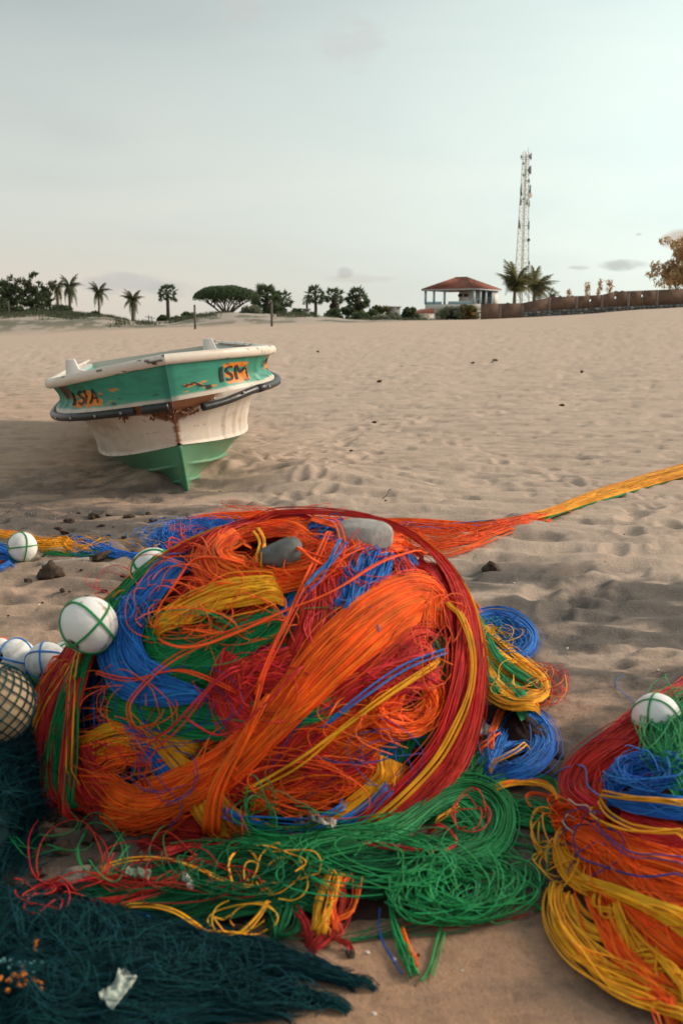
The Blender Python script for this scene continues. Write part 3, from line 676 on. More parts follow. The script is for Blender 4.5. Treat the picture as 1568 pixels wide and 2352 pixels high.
# the bushes before the bungalow
blob_tree(1045, 702, 736, 92, 110, M_leafg, 'long grey-green hedge in front of the bungalow', n=2600, clumps=22, size=.17, seed=101, name='hedge', cat='hedge', squash=.8)
t_ = blob_tree(1068, 696, 736, 88, 52, M_leafy, 'taller flowering bush in front of the bungalow corner', n=1500, clumps=12, size=.16, seed=102)
V, Fq = leaf_cloud([[0, -.5, .7]], [[.9, .6, .6]], 24, .09, seed=4, elong=1); mesh_from('blossoms', V, Fq, mat_plain('orange_blossom', (.75, .25, .03)), t_)
# right side: wind-blown coconut palms, sprigs above the wall, sunlit casuarina
coconut(1172, 598, 705, 92, 62, 'wind-blown coconut palm beside the bungalow roof', 'wind-blown palms behind the wall', seed=21, nf=22, crown_v=672, wind=(.1, 1.1), mat=M_leafy)
coconut(1216, 612, 705, 96, 50, 'wind-blown coconut palm right under the mast', 'wind-blown palms behind the wall', seed=22, nf=20, crown_v=672, wind=(.5, .6), mat=M_leafy)
coconut(1252, 668, 705, 94, 24, 'low drooping palm crown just above the brick wall', 'wind-blown palms behind the wall', seed=24, nf=8, crown_v=684, wind=(.7, .1), mat=M_leafy)
GS = 'dry sprigs showing over the brick wall'
for i, (u, vt, w, lab) in enumerate([(1333, 655, 20, 'dry leaning sprig, leftmost above the wall'), (1357, 648, 16, 'upright dry sprig above the wall, middle one'), (1386, 646, 26, 'bent dry sprig above the wall near the brick step'), (1290, 668, 14, 'faint pale sprig above the wall near the palms')]):
    g = np.random.default_rng(200+i); Y = 86; x = (u-784)/F*Y; gz = tree_ground(u, Y); H = CAMZ+(745-vt)/F*Y-gz; root = empty('sapling', (x, Y, gz), lab, 'sapling', GS); ln = g.uniform(-.3, .3)
    MB().tube([[0, 0, -.2], [ln*.4, 0, H*.6], [ln, 0, H]], [.05, .03, .012], 5).build('stem', M_bark2, root)
    V, Fq = leaf_cloud([[ln*(.45+.12*j), 0, H*(.6+.09*j)] for j in range(5)], [[px_h(w, Y)*.34, .3, .25]]*5, 90, .07, seed=i, elong=6); mesh_from('foliage', V, Fq, M_leafw, root)
casuarina(1556, 562, 700, 96, 170, 'golden back-lit casuarina at the right edge behind the wall', seed=61, mat=M_leafw, n=5200, forks=14, leaf=.15)

# dune grass
def dune_grass():
    g = np.random.default_rng(5); Vs = []; 
    for (u, v, su, sv, n) in [(40, 742, 50, 8, 900), (110, 735, 50, 8, 900), (160, 745, 50, 6, 800), (215, 741, 50, 6, 700), (262, 737, 30, 4, 350), (285, 757, 16, 2, 120), (350, 748, 40, 4, 200), (420, 742, 24, 4, 300), (450, 733, 40, 5, 500), (480, 744, 30, 5, 300), (510, 738, 20, 4, 160), (590, 712, 30, 4, 100), (690, 742, 26, 6, 380), (650, 746, 20, 4, 150), (750, 738, 40, 4, 160), (870, 735, 60, 3, 400), (960, 735, 60, 2, 300)]:
        for _ in range(n//8):
            uu = u+g.normal(0, su*.5); vv = v+g.normal(0, sv*.5); Y = np.interp(vv, [722, 770], [88, 70])+g.uniform(-2, 2)
            x = (uu-784)/F*Y; z = float(ground_z(x, Y, False))
            for _ in range(9):
                b = np.array([x+g.normal(0, .25), Y+g.normal(0, .25), z]); h = g.uniform(.10, .34); l = g.normal(0, .16, 2); w = .035
                Vs += [b+[-w, 0, -.05], b+[w, 0, -.05], b+[l[0], l[1], h]]
    V = np.array(Vs); tag(mesh_from('dune_grass', V, np.arange(len(V)).reshape(-1, 3), mat_plain('dune_grass', (.13, .145, .085), .9, island=.4)), 'sparse grey-green grass growing over the low dunes', 'grass', kind='stuff')
dune_grass()

# wooden posts, utility poles, dead stakes
M_post = mat_plain('weathered_post', (.13, .11, .095), .9, noise=.3, nscale=3)
def post(u, vt, vb, Y, r, label, name='wooden_post', cat='post', mat=None, lean=0, group=None):
    x = (u-784)/F*Y; zt = CAMZ+(745-vt)/F*Y; gz = tree_ground(u, Y)-.3
    root = empty(name, (x, Y, gz), label, cat, group)
    MB().tube([[0, 0, 0], [lean*.6, 0, (zt-gz)*.6], [lean, 0, zt-gz]], [r, r*.93, r*.9], 8).build('shaft', mat or M_post, root)
    MB().tube([[lean, 0, zt-gz-.005], [lean, 0, zt-gz+.04]], [r*.98, r*.7], 8).build('cap', M_bark, root)
    return root
post(454, 703, 754, 66, .075, 'weathered wooden post left of the umbrella tree', group='posts at the dune edge')
post(627, 697, 747, 66, .08, 'weathered wooden post below the biggest palmyra', group='posts at the dune edge')
post(38, 693, 722, 98, .07, 'thin leaning stake among the dark bushes at left', 'stake', 'stake', lean=-.1)
post(407, 700, 740, 118, .05, 'bare stake standing by the slender palm', 'stake', 'stake') if False else None
for u, vt in [(609, 712), (617, 713)]: pass
def utility_pole(u, vt, Y, label):
    x = (u-784)/F*Y; zt = CAMZ+(745-vt)/F*Y; gz = tree_ground(u, Y); root = empty('utility_pole', (x, Y, gz), label, 'utility pole', 'utility poles far behind the dune')
    MB().bar([0, 0, -.3], [0, 0, zt-gz], .1, .07).build('pole', M_post, root); MB().box((0, 0, zt-gz-.35), (1.3, .1, .1)).build('crossarm', M_post, root)
utility_pole(350, 724, 180, 'tiny utility pole in the dune gap, left one'); utility_pole(357, 727, 190, 'tiny utility pole in the dune gap, right one')

# concrete hut & grey ruin
M_conc = mat_plain('grey_concrete', (.30, .30, .29), .9, noise=.2, nscale=1.5)
def hut(u0, u1, vt, Y, label, depth=3.0, wall=M_conc):
    x0, x1 = (u0-784)/F*Y, (u1-784)/F*Y; gz = tree_ground((u0+u1)/2, Y); zt = CAMZ+(745-vt)/F*Y-gz; w = x1-x0; root = empty('hut', ((x0+x1)/2, Y, gz), label, 'hut')
    MB().box((0, depth/2, zt/2-.2), (w, depth, zt+.4)).build('wall', wall, root); MB().box((0, depth/2, zt+.04), (w+.3, depth+.3, .12)).build('roof', M_conc, root)
    MB().box((w*.2, -.02, zt*.45), (w*.25, .06, zt*.5)).build('doorway', M_hole, root)
hut(886, 916, 707, 132, 'small flat-roofed grey concrete hut right of the young palm')
hut(697, 712, 712, 116, 'small grey ruin between the palmyra trunks', 1.4)

# ------------------------------------------------------------------ bungalow
def hex_roof(m, e, r0, r1, ze, zr):  # eave corners list (4), ridge ends
    V = [*[(x, y, ze) for x, y in e], (r0[0], r0[1], zr), (r1[0], r1[1], zr)]
    m.add(V, [[0, 1, 5, 4], [2, 3, 4, 5]], [[1, 2, 5], [3, 0, 4]])
M_tile = bpy.data.materials.new('roof_tile'); M_tile.use_nodes = True
def _tile():
    nt = M_tile.node_tree; N = nt.nodes.new; L = nt.links.new; p = nt.nodes['Principled BSDF']; p.inputs['Roughness'].default_value = .85
    tc = N('ShaderNodeTexCoord'); n = N('ShaderNodeTexNoise'); n.inputs['Scale'].default_value = 1.3; n.inputs['Detail'].default_value = 8; n.inputs['Roughness'].default_value = .65; L(tc.outputs['Object'], n.inputs['Vector'])
    r = N('ShaderNodeValToRGB'); e = r.color_ramp.elements; e[0].position = .3; e[0].color = (.16, .055, .035, 1); e[1].position = .7; e[1].color = (.36, .13, .085, 1); L(n.outputs['Fac'], r.inputs[0]); L(r.outputs[0], p.inputs['Base Color'])
_tile()
M_wwall = mat_plain('white_plaster', (.74, .70, .64), .85, noise=.12, nscale=.8)
M_bluep = mat_plain('blue_paint', (.46, .62, .69), .6, noise=.1, nscale=2)
M_dk = mat_plain('dark_opening', (.05, .045, .04), .7)
def bungalow():
    Y0 = 150; th = R(36); A, B = 8.3, 7.4; zc = lambda v, Y=150: CAMZ+(745-v)/F*Y
    x0 = (1081-784)/F*Y0; gz = tree_ground(1060, Y0)
    root = empty('bungalow', (x0, Y0, gz), 'white two-storey bungalow with red tiled hip roof and blue veranda columns', 'house')
    a = np.array([-math.cos(th), math.sin(th)]); b = np.array([math.sin(th), math.cos(th)])
    def P(s, t): return a*s+b*t
    ze, zr, zb, zp, zl = zc(668)-gz, zc(641)-gz+.15, zc(718)-gz, zc(699.5)-gz, zc(693.5)-gz
    ang = math.atan2(a[1], a[0]); rot = Matrix.Rotation(ang, 3, 'Z'); rotb = Matrix.Rotation(math.atan2(b[1], b[0]), 3, 'Z')
    ov = .45
    def wallseg(m, p, q, z0, z1, t=.18):
        c = (p+q)/2; L_ = np.linalg.norm(q-p); r_ = Matrix.Rotation(math.atan2(*(q-p)[::-1]), 3, 'Z'); m.box((c[0], c[1], (z0+z1)/2), (L_, t, z1-z0), r_); return m
    # lower storey and slab
    m = MB(); c = P(A/2, B/2); m.box((c[0], c[1], zb/2-.2), (A-.4, B-.4, zb+.4), rot); m.build('lower_storey', M_wwall, root)
    m = MB(); m.box((c[0], c[1], zb+.12), (A+.2, B+.2, .22), rot); m.build('floor_slab', M_wwall, root)
    for s in (2, 5, 8): q = P(s, .18); MB().box((q[0], q[1], zb-.75), (1.1, .1, .9), rot).build('window', M_dk, root)
    m = MB()
    for p, q in [(P(.0, 0), P(A, 0)), (P(0, 0.1), P(0, B)), (P(A, 0.1), P(A, B))]: wallseg(m, p, q, zb+.24, zp)
    m.build('parapet', M_wwall, root)
    m = MB(); wallseg(m, P(.1, .0), P(A*.52, 0), zp+.003, zl, .14); wallseg(m, P(A*.66, 0), P(A-.1, 0), zp+.003, zl, .14); m.build('rail_wall', M_bluep, root)
    for s in (.0, A*.6, A*.82, A):
        q = P(s, 0); MB().box((q[0], q[1], (zp+ze)/2), (.26, .26, ze-zp), rot).build('column', M_bluep, root)
    for t in (B*.26, B*.5, B*.76):
        q = P(0, t); MB().box((q[0], q[1], (zp+ze)/2), (.24, .24, ze-zp), rot).build('column', M_bluep, root)
    m = MB()  # rooms set back behind the veranda
    r0 = P(2.0, 2.6); r1 = P(A*.47, 2.6); wallseg(m, r0, r1, zb+.24, ze-.01); wallseg(m, P(2.0, 2.6), P(2.0, B), zb+.24, ze-.01); wallseg(m, P(A*.47, 2.6), P(A*.47, B), zb+.24, ze-.01); wallseg(m, P(0, B), P(A*.47, B), zb+.24, ze-.01); wallseg(m, P(0, B*.78), P(0, B), zp, ze-.01)
    m.build('room_wall', M_wwall, root)
    for s in (2.7, 3.7): q = P(s, 2.48); MB().box((q[0], q[1], ze-.75), (.75, .06, .42), rot).build('ventilation_opening', M_dk, root)
    q = P(1.9, 5.2); MB().box((q[0], q[1], zp-.3), (.9, .06, 1.9), rotb).build('door', M_dk, root)
    e = [P(-ov, -ov), P(A+ov, -ov), P(A+ov, B+ov), P(-ov, B+ov)]
    m = MB(); hex_roof(m, e, P(B/2-.4, B/2), P(A-B/2+.6, B/2), ze+.12, zr); V4 = [(*p, ze+.10) for p in e]; m.add(V4, [[3, 2, 1, 0]]); rf = m.build('roof', M_tile, root)
    for p, q in [(e[0], P(B/2-.4, B/2)), (e[3], P(B/2-.4, B/2)), (e[1], P(A-B/2+.6, B/2)), (e[2], P(A-B/2+.6, B/2))]:
        MB().tube([(p[0], p[1], ze+.15), (q[0], q[1], zr+.03)], .10, 6).build('hip_ridge', M_tile, rf)
    p, q = P(B/2-.4, B/2), P(A-B/2+.6, B/2); MB().tube([(p[0], p[1], zr+.04), (q[0], q[1], zr+.04)], .11, 6).build('ridge', M_tile, rf)
    # raised tile rows down each slope, laid as thin ribs
    m = MB(); R0 = P(B/2-.4, B/2); R1 = P(A-B/2+.6, B/2)
    for (pa, pb, ra, rb) in [(e[0], e[1], R0, R1), (e[3], e[0], R0, R0)]:
        for i in range(1, 40):
            f = i/40; p = pa+(pb-pa)*f; q = ra+(rb-ra)*f; q3 = np.array([q[0], q[1], zr+.03]); p3 = np.array([p[0], p[1], ze+.15]); m.bar(p3, q3, .045, .03, 4)
    o = m.build('tile_rows', M_tile, rf); o['kind'] = 'stuff'
    m = MB()
    for i in range(4): wallseg(m, e[i], e[(i+1) % 4], ze-.06, ze+.11, .07)
    m.build('eave_board', mat_plain('pale_eave', (.55, .60, .60), .7), root)
    # low annex roof on the left
    an = empty('annex', ((966-784)/F*140, 140, tree_ground(966, 140)), 'low annex with sloping red tiled roof left of the bungalow', 'house'); g0 = tree_ground(966, 140); zt = CAMZ+(745-711)/F*140-g0; zz = CAMZ+(745-722)/F*140-g0
    MB().box((.3, 1.5, zz/2-.3), (2.6, 3, zz+.4)).build('wall', M_wwall, an)
    m = MB(); m.add([(-1.7, -.3, zz), (1.6, -.3, zz), (1.6, -.1, zt+.1), (-.2, 1.6, zt), (-1.7, 3.2, zz), (1.6, 3.2, zz)], [[0, 1, 2, 3]], [[0, 3, 4], [3, 2, 5], [3, 5, 4]]); m.build('roof', M_tile, an)
    MB().box((0, -.33, zz-.05), (3.4, .08, .14)).build('eave_board', M_wwall, an)
bungalow()

# ------------------------------------------------------------------ brick boundary wall on a rubble base
def brick_wall():
    Y = 80.0; X = lambda u: (u-784)/F*Y; Z = lambda v: CAMZ+(745-v)/F*Y
    M_brick = bpy.data.materials.new('raw_brick'); M_brick.use_nodes = True; nt = M_brick.node_tree; N = nt.nodes.new; L = nt.links.new; p = nt.nodes['Principled BSDF']; p.inputs['Roughness'].default_value = .9
    tc = N('ShaderNodeTexCoord'); mp = N('ShaderNodeMapping'); mp.inputs['Rotation'].default_value = (R(90), 0, 0); L(tc.outputs['Object'], mp.inputs[0])
    br = N('ShaderNodeTexBrick'); br.inputs['Scale'].default_value = 1; br.inputs['Brick Width'].default_value = .22; br.inputs['Row Height'].default_value = .075; br.inputs['Mortar Size'].default_value = .012
    br.inputs['Color1'].default_value = (.20, .105, .068, 1); br.inputs['Color2'].default_value = (.14, .078, .054, 1); br.inputs['Mortar'].default_value = (.14, .105, .08, 1); L(mp.outputs[0], br.inputs['Vector'])
    n = N('ShaderNodeTexNoise'); n.inputs['Scale'].default_value = 1.3; n.inputs['Detail'].default_value = 8; n.inputs['Roughness'].default_value = .7; L(tc.outputs['Object'], n.inputs['Vector'])
    mr = N('ShaderNodeMapRange'); mr.inputs[1].default_value = .3; mr.inputs[2].default_value = .7; mr.inputs[3].default_value = .6; mr.inputs[4].default_value = 1.3; L(n.outputs['Fac'], mr.inputs[0])
    mx = N('ShaderNodeMix'); mx.data_type = 'RGBA'; mx.blend_type = 'MULTIPLY'; mx.inputs[0].default_value = 1; L(br.outputs[0], mx.inputs[6]); L(mr.outputs[0], mx.inputs[7]); L(mx.outputs[2], p.inputs['Base Color'])
    M_pil = mat_plain('cement_pillar', (.165, .125, .105), .9, noise=.3, nscale=2); M_st = [mat_plain('rubble_stone_%s' % c, col, .9, noise=.25, nscale=5) for c, col in (('grey', (.20, .20, .195)), ('pale', (.34, .33, .31)), ('dark', (.10, .10, .10)))]
    root = empty('brick_wall', (X(1300), Y, tree_ground(1300, Y)), 'long raw brick boundary wall with cement pillars on a rubble stone base', 'wall'); ox, oz = X(1300), tree_ground(1300, Y)
    tops = lambda u: np.interp(u, [1097, 1190.9, 1191, 1370, 1370.1, 1568, 2100], [700, 698, 688, 680, 674, 666, 648])
    bots = lambda u: np.interp(u, [1097, 1190.9, 1191, 1370, 1568, 2100], [745, 745, 717, 706.5, 699, 684])
    us = [1097, 1140, 1190, 1250, 1311, 1368, 1427, 1491, 1553, 1615, 1680, 1745, 1810, 1880, 1950, 2020, 2100]
    hole = {1342: 692, 1398: 686, 1458: 682}
    for i in range(len(us)-1):
        a, b = us[i]+.01, us[i+1]-.01; inner = [h for h in hole if a < h < b]
        cuts = [a, b]
        if inner: h = inner[0]; cuts = [a, h-2.2, h+2.2, b]
        m = MB()
        for c0, c1 in zip(cuts[:-1], cuts[1:]):
            segs = [(tops, bots)]
            if inner and abs((c0+c1)/2-inner[0]) < .5: hv = hole[inner[0]]; segs = [(tops, lambda u: hv-2.5), (lambda u: hv+2.5, bots)]
            for ft, fb in segs:
                x0, x1 = X(c0)-ox, X(c1)-ox; V = []
                for yy in (-.11, .11): V += [(x0, yy, Z(fb(c0))-oz), (x1, yy, Z(fb(c1))-oz), (x1, yy, Z(ft(c1))-oz), (x0, yy, Z(ft(c0))-oz)]
                m.add(V, [[0, 1, 2, 3], [7, 6, 5, 4], [3, 2, 6, 7], [0, 4, 5, 1], [1, 5, 6, 2], [4, 0, 3, 7]])
        # uneven top course
        g = np.random.default_rng(i)
        n_ = int((X(b)-X(a))/.24)
        for j in range(n_):
            if g.random() < .15: xx = X(a)-ox+.12+j*.24; m.box((xx, 0, Z(tops(a+(b-a)*(j+.5)/n_))-oz+.02), (.215, .2, .05+g.uniform(0, .03)))
        m.build('brick_panel', M_brick, root)
    for u in us[1:]:
        x = X(u)-ox; zt = Z(tops(u+.2))-oz+.006; m = MB(); m.box((x, -.006, (zt-2.0)/2+.0), (.20, .245, zt+2.0)); m.build('pillar', M_pil, root)
    g = np.random.default_rng(77); m = MB(); x = X(1192)-ox; x1 = X(2100)-ox
    m2 = MB(); V = []
    uu = np.linspace(1191, 2100, 40)
    for u in uu: V += [(X(u)-ox, -.145, -1.6), (X(u)-ox, -.145, Z(bots(u))-oz), (X(u)-ox, .16, Z(bots(u))-oz), (X(u)-ox, .16, -1.6)]
    q = np.arange(len(uu)-1)[:, None]*4; m2.add(V, np.concatenate([q+[0, 4, 5, 1], q+[1, 5, 6, 2], q+[2, 6, 7, 3]])); m2.build('base_mortar', mat_plain('dark_mortar', (.10, .095, .085), .95, noise=.3, nscale=3), root)
    cnt = 0
    while x < X(1640)-ox:
        u = 784+(x+ox)*F/Y; zt = Z(bots(u))-oz; zb = float(ground_z(x+ox, Y-.3, False))-oz-.1; z = zt-.02; wcol = g.uniform(.22, .5)
        while z > zb and cnt < 290:
            h = g.uniform(.13, .26); w = wcol*g.uniform(.75, 1.15); c = np.array([x+wcol/2+g.uniform(-.04, .04), -.15, z-h/2]); k = 7; a = np.arange(k)*2*math.pi/k+g.uniform(0, 1)
            rr = g.uniform(.85, 1.1, k); V = [(c[0]+w*.48*math.cos(t)*r_, -.14, c[2]+h*.48*math.sin(t)*r_) for t, r_ in zip(a, rr)]+[(c[0]+w*.36*math.cos(t)*r_, -.14-g.uniform(.05, .1), c[2]+h*.36*math.sin(t)*r_) for t, r_ in zip(a, rr)]
            s = MB(); s.add(V, [[i, (i+1) % k, k+(i+1) % k, k+i] for i in range(k)], [[k, k+i, k+i+1] for i in range(1, k-1)]); s.build('stone', M_st[int(g.choice(3, p=[.55, .2, .25]))], root); cnt += 1
            z -= h
        x += wcol
brick_wall()

# ------------------------------------------------------------------ telecom mast
def mast():
    Y = 280.0; x = (1187-784)/F*Y*1.0; gz = 1.2; root = empty('telecom_mast', (x, Y, gz), 'tall pale lattice telecom mast with dishes and panel antennas', 'mast')
    M_st = mat_plain('pale_steel', (.78, .68, .57), .6); M_ant = mat_plain('antenna_grey', (.23, .27, .28), .6); M_antd = mat_plain('antenna_dark', (.07, .12, .13), .6)
    def zof(v):  # height whose projection at this distance is row v
        t = (1176-v)/F; return Y*(t*math.cos(PITCH)-math.sin(PITCH))/(math.cos(PITCH)+t*math.sin(PITCH))+CAMZ-gz
    H = zof(349); wat = lambda z: np.interp(z, [0, zof(594), zof(347)], [2.15, 1.45, .68])
    corners = [(1, 1), (-1, 1), (-1, -1), (1, -1)]; rz = .5; rot = np.array([[math.cos(rz), -math.sin(rz)], [math.sin(rz), math.cos(rz)]])
    C_ = lambda i, z: np.array([*(rot @ (np.array(corners[i % 4])*wat(z)*.80)), z])
    for i in range(4): MB().tube([C_(i, -.5), C_(i, zof(594)), C_(i, H)], [.17, .14, .10], 6).build('leg', M_st, root)
    m = MB(); z = 0.; hz = MB()
    while z < H-1:
        dz = wat(z)*1.6; z2 = min(z+dz, H)
        for i in range(4): m.bar(C_(i, z), C_(i+1, z2), .032, .032, 4); m.bar(C_(i+1, z), C_(i, z2), .032, .032, 4); hz.bar(C_(i, z2), C_(i+1, z2), .035, .035, 4)
        z = z2
    m.build('cross_bracing', M_st, root)['kind'] = 'stuff'; hz.build('horizontal_bracing', M_st, root)['kind'] = 'stuff'
    m = MB(); [m.bar((dx, -.3, 0), (dx, -.3, H-1), .05, .05, 4) for dx in (-.15, .2)]; [m.bar((-.15, -.3, q), (.2, -.3, q), .03, .03, 4) for q in np.arange(1, H-1, .6)]; m.build('ladder', M_st, root)
    MB().bar((.55, 0, H-.2), (.6, 0, H+1.2), .07).build('lightning_rod', M_st, root); MB().bar((-.45, 0, H-.2), (-.45, 0, H+.5), .06).build('lightning_rod', M_st, root)
    px = lambda u, v: ((u-1198.5-(594-v)*.035)/F*Y*1.03, zof(v))
    def panel(u, v, h, w=.34, mat=M_ant): X, z = px(u, v); hh = px_h(h, Y); o = MB(); o.box((X, -.5, z), (w, .25, hh)); o.bar((X, -.35, z-hh/2-.3), (X, -.35, z+hh/2+.3), .06); o.bar((X, -.35, z), (0, 0, z), .05, .05, 4); o.build('panel_antenna', mat, root)
    for (u, v, h, mt) in [(1196.5, 361, 6, M_ant), (1217, 360, 12, M_antd), (1195, 437, 10, M_ant), (1196, 428, 12, M_st), (1215, 436, 18, M_antd), (1196, 445, 9, M_antd), (1213, 446, 10, M_ant), (1195, 464, 12, M_ant), (1208, 465, 12, M_antd), (1213, 468, 12, M_st), (1191, 515, 16, M_ant), (1211.5, 518, 18, M_antd), (1193, 520, 10, M_st), (1201, 376, 3, M_antd), (1201, 403, 4, M_antd), (1212, 604, 7, M_antd)]: panel(u, v, h, mat=mt)
    def dish(u, v, r, d, mat):
        X, z = px(u, v); r = px_h(r, Y); n = 16; a = np.arange(n)*2*math.pi/n; d = Vector(d).normalized(); t = d.cross(Vector((0, 0, 1))).normalized(); s = t.cross(d); c = np.array([X, -.6, z]); V = []
        for q, dd in ((1, .0), (.98, -.25*r), (.45, -.7*r), (.0, -.8*r)): V += [c+r*q*(math.cos(k)*np.array(t)+math.sin(k)*np.array(s))+np.array(d)*dd for k in a]
        Fq = [[j*n+i, j*n+(i+1) % n, (j+1)*n+(i+1) % n, (j+1)*n+i] for j in range(3) for i in range(n)]; o = MB(); o.add(V, Fq); o.add(V[:n]+[c+np.array(d)*.1*r], (), [[i, (i+1) % n, n] for i in range(n)]); o.bar(c-np.array(d)*.7*r, (0, 0, z), .07, .07, 5); o.build('dish_antenna', mat, root)
    dish(1216.5, 360, 5.5, (1, -.35, 0), M_ant); dish(1217, 391, 9, (1, -.3, 0), M_ant); dish(1213, 416, 4.5, (1, -.5, 0), M_antd); dish(1214.5, 449, 6, (.5, -1, 0), M_st); dish(1211, 551.5, 3.6, (.1, -1, 0), M_antd); dish(1201, 458, 3, (-.4, -1, 0), M_antd)
mast()

# ------------------------------------------------------------------ the boat
def boat():
    P0 = G(432, 1128); root = empty('fishing_boat', P0-np.array([0, 0, .05]), 'weathered green and white fibreglass fishing boat leaning on the sand, bow towards us', 'boat')
    root.rotation_euler = (Matrix.Rotation(R(11.5), 3, 'Z') @ Matrix.Rotation(R(-8.3), 3, 'Y')).to_euler()
    LEN = 6.2
    # guide lines: y at the stem, z at the stem, half width, sharpness, drop of z going aft
    GL = np.array([[.02, -.03, .012, 8., .06], [-.07, .15, .30, 1.05, .13], [-.13, .29, .54, 1.25, .17], [-.19, .445, .72, 1.75, .15],
                   [-.33, .72, .80, 2.3, .03], [-.37, .735, .99, 2.55, .03], [-.40, .80, .985, 2.55, .03], [-.44, 1.10, .98, 2.75, .13]])
    def line(i, s):
        y0, z0, w, k, dz = GL[i]; f = 1-np.exp(-k*s); tap = 1-.12*sst(3, LEN, s)
        return np.stack([w*f*tap+.0005, y0+s*(LEN-y0)/LEN, z0-dz*(1-np.exp(-1.3*s))], -1)
    def span(i, j, n, wpow=1., bulge=0., s=None, ribs=0., lip=0.):
        a, b = line(i, s), line(j, s); out = []
        for t in np.linspace(0, 1, n):
            p = a*(1-t)+b*t; p[:, 0] = a[:, 0]+(b[:, 0]-a[:, 0])*t**wpow+bulge*math.sin(math.pi*t)*np.minimum(1, s/.5)
            if ribs: p[:, 0] += ribs*np.maximum(0, np.sin(s*2*math.pi/.19+t*1.2))**5*sst(.15, .45, s)*math.sin(math.pi*min(1, t*1.0))**.5
            if lip: p[:, 0] += lip*math.exp(-((1-t)/.12)**2)*sst(.03, .3, s)
            out.append(p)
        return np.array(out)
    s = LEN*np.linspace(0, 1, 210)**2.3
    white = np.array([.66, .60, .52]); gtop = np.array([.045, .29, .205]); glow_ = np.array([.085, .28, .165]); org = np.array([.75, .24, .025]); brown = np.array([.13, .075, .045]); rust = np.array([.26, .085, .03]); dkp = np.array([.035, .03, .03])
    Mp = mat_plain('hull_paint', (1, 1, 1), .42, noise=.07, nscale=6, bump=.0022, bscale=11, attr=True, spec=.35)
    def panel(name, rows, sg, colf, parent=root, off=0.):
        A = rows.copy(); A[..., 0] *= sg; n, m, _ = A.shape; S = np.repeat(s[None], n, 0); T = np.repeat(np.linspace(0, 1, n)[:, None], m, 1)
        c = colf(S.ravel(), T.ravel(), A.reshape(-1, 3), sg); i = np.arange(n-1)[:, None]*m; j = np.arange(m-1)[None]; q = np.stack([i+j, i+j+1, i+m+j+1, i+m+j], -1).reshape(-1, 4)
        if sg > 0: q = q[:, ::-1]
        return mesh_from(name, A.reshape(-1, 3), q, Mp, parent, True, cols=c)
    def lerp(c, d, m): return c*(1-m[:, None])+d*m[:, None]
    def dirt(c, A, sc=1., amt=.5, sd=0):
        n = fbm(A[:, 1]*3*sc+A[:, 2]*2, A[:, 2]*14*sc+A[:, 0], 300+sd, 4); return lerp(c, c*np.array([.72, .66, .58]), sst(.5, .78, n)*amt)
    def c_green(S, T, A, sg):
        c = np.repeat(gtop[None], len(S), 0)*(1+.12*(fbm(S*2, T*2, 5, 3)-.5)[:, None]); c = lerp(c, c*1.35+.03, sst(.3, .05, T)*.5)
        n = fbm(S*9+sg*5, T*5, 311, 4, .6); n2 = fbm(S*22+sg, T*9, 317, 3)
        # orange primer showing where the green has flaked
        def box(a, b, t0, t1, k): return sst(a, a+.04, S)*sst(b, b-.06, S)*sst(t0, t0+.08, T)*sst(t1, t1-.08, T)*k
        if sg < 0: reg = box(.29, .68, .12, .68, .30)+box(.15, .45, .05, .5, .03)+box(.18, .3, .3, .6, .12)
        else: reg = box(.03, .16, .12, .42, .34)*1+box(.10, .22, .12, .30, .4)+box(.22, .50, .15, .80, .27)+box(.75, 1.4, .3, .9, .2)
        m = sst(.50, .55, n+reg-.12); c = lerp(c, org, m*np.clip(reg*8, 0, 1))
        k = sst(.645, .67, n2+reg*.22)*np.clip(reg*5+.5*sst(.5, .1, T)+.12, 0, 1); lz = (box(.30, .68, .18, .74, 1) if sg < 0 else box(.19, .47, .2, .78, 1)); c = lerp(c, dkp, k*(1-.9*np.clip(lz, 0, 1)))
        if sg < 0: c = lerp(c, brown*.7, (box(.60, .86, .40, .98, 1)*sst(.35, .5, n+.1)))
        edge = sst(.93, .97, T+.08*(fbm(S*8, T*0+sg, 319, 3)-.5)); c = lerp(c, white*.9, edge)
        edge = sst(.13, .06, T+.10*(fbm(S*5, T*0+sg*3, 321, 3)-.5)); c = lerp(c, white*.95, edge)
        c = lerp(c, np.array([.015, .16, .13]), sst(.03, .008, S)*.6)
        return dirt(dirt(c, A, 1, .45), A, 3, .3, 30)
    def brk(S, T, A, sg, lim):
        n = fbm(A[:, 1]*16, A[:, 2]*14+sg*3, 331, 4); return sst(.0, .09, lim-S*(.9 if sg < 0 else 1.3)+(n-.5)*.35)
    def c_ledge(S, T, A, sg): c = np.repeat(white[None], len(S), 0); c = lerp(c, lerp(np.repeat(brown[None], len(S), 0), rust, fbm(S*30, T*6, 3, 2)), brk(S, T, A, sg, .36 if sg < 0 else .24)); return dirt(c, A, 2, .6)
    def c_white(S, T, A, sg):
        c = np.repeat(white[None]*1.05, len(S), 0); c = lerp(c, lerp(np.repeat(brown[None], len(S), 0), rust, fbm(S*40, T*16, 3, 2)), brk(S, T, A, sg, (T-.62)*.55))
        c = lerp(c, rust*.8, sst(.035, .012, S+.02*fbm(T*20, S*0, 9, 2))*.9); c = lerp(c, rust*1.3+.1, sst(.93, 1, T)*sst(.5, .62, fbm(S*20, T*4, 12, 3))*.8)
        crack = sst(.012, .0, np.abs(fbm(S*3+T*1.2, T*3, 341, 4)-.5))*sst(.9, .1, S); c = lerp(c, brown*1.6, crack*.5)
        return dirt(dirt(c, A, 1.3, .5, 4), A, .5, .35, 14)
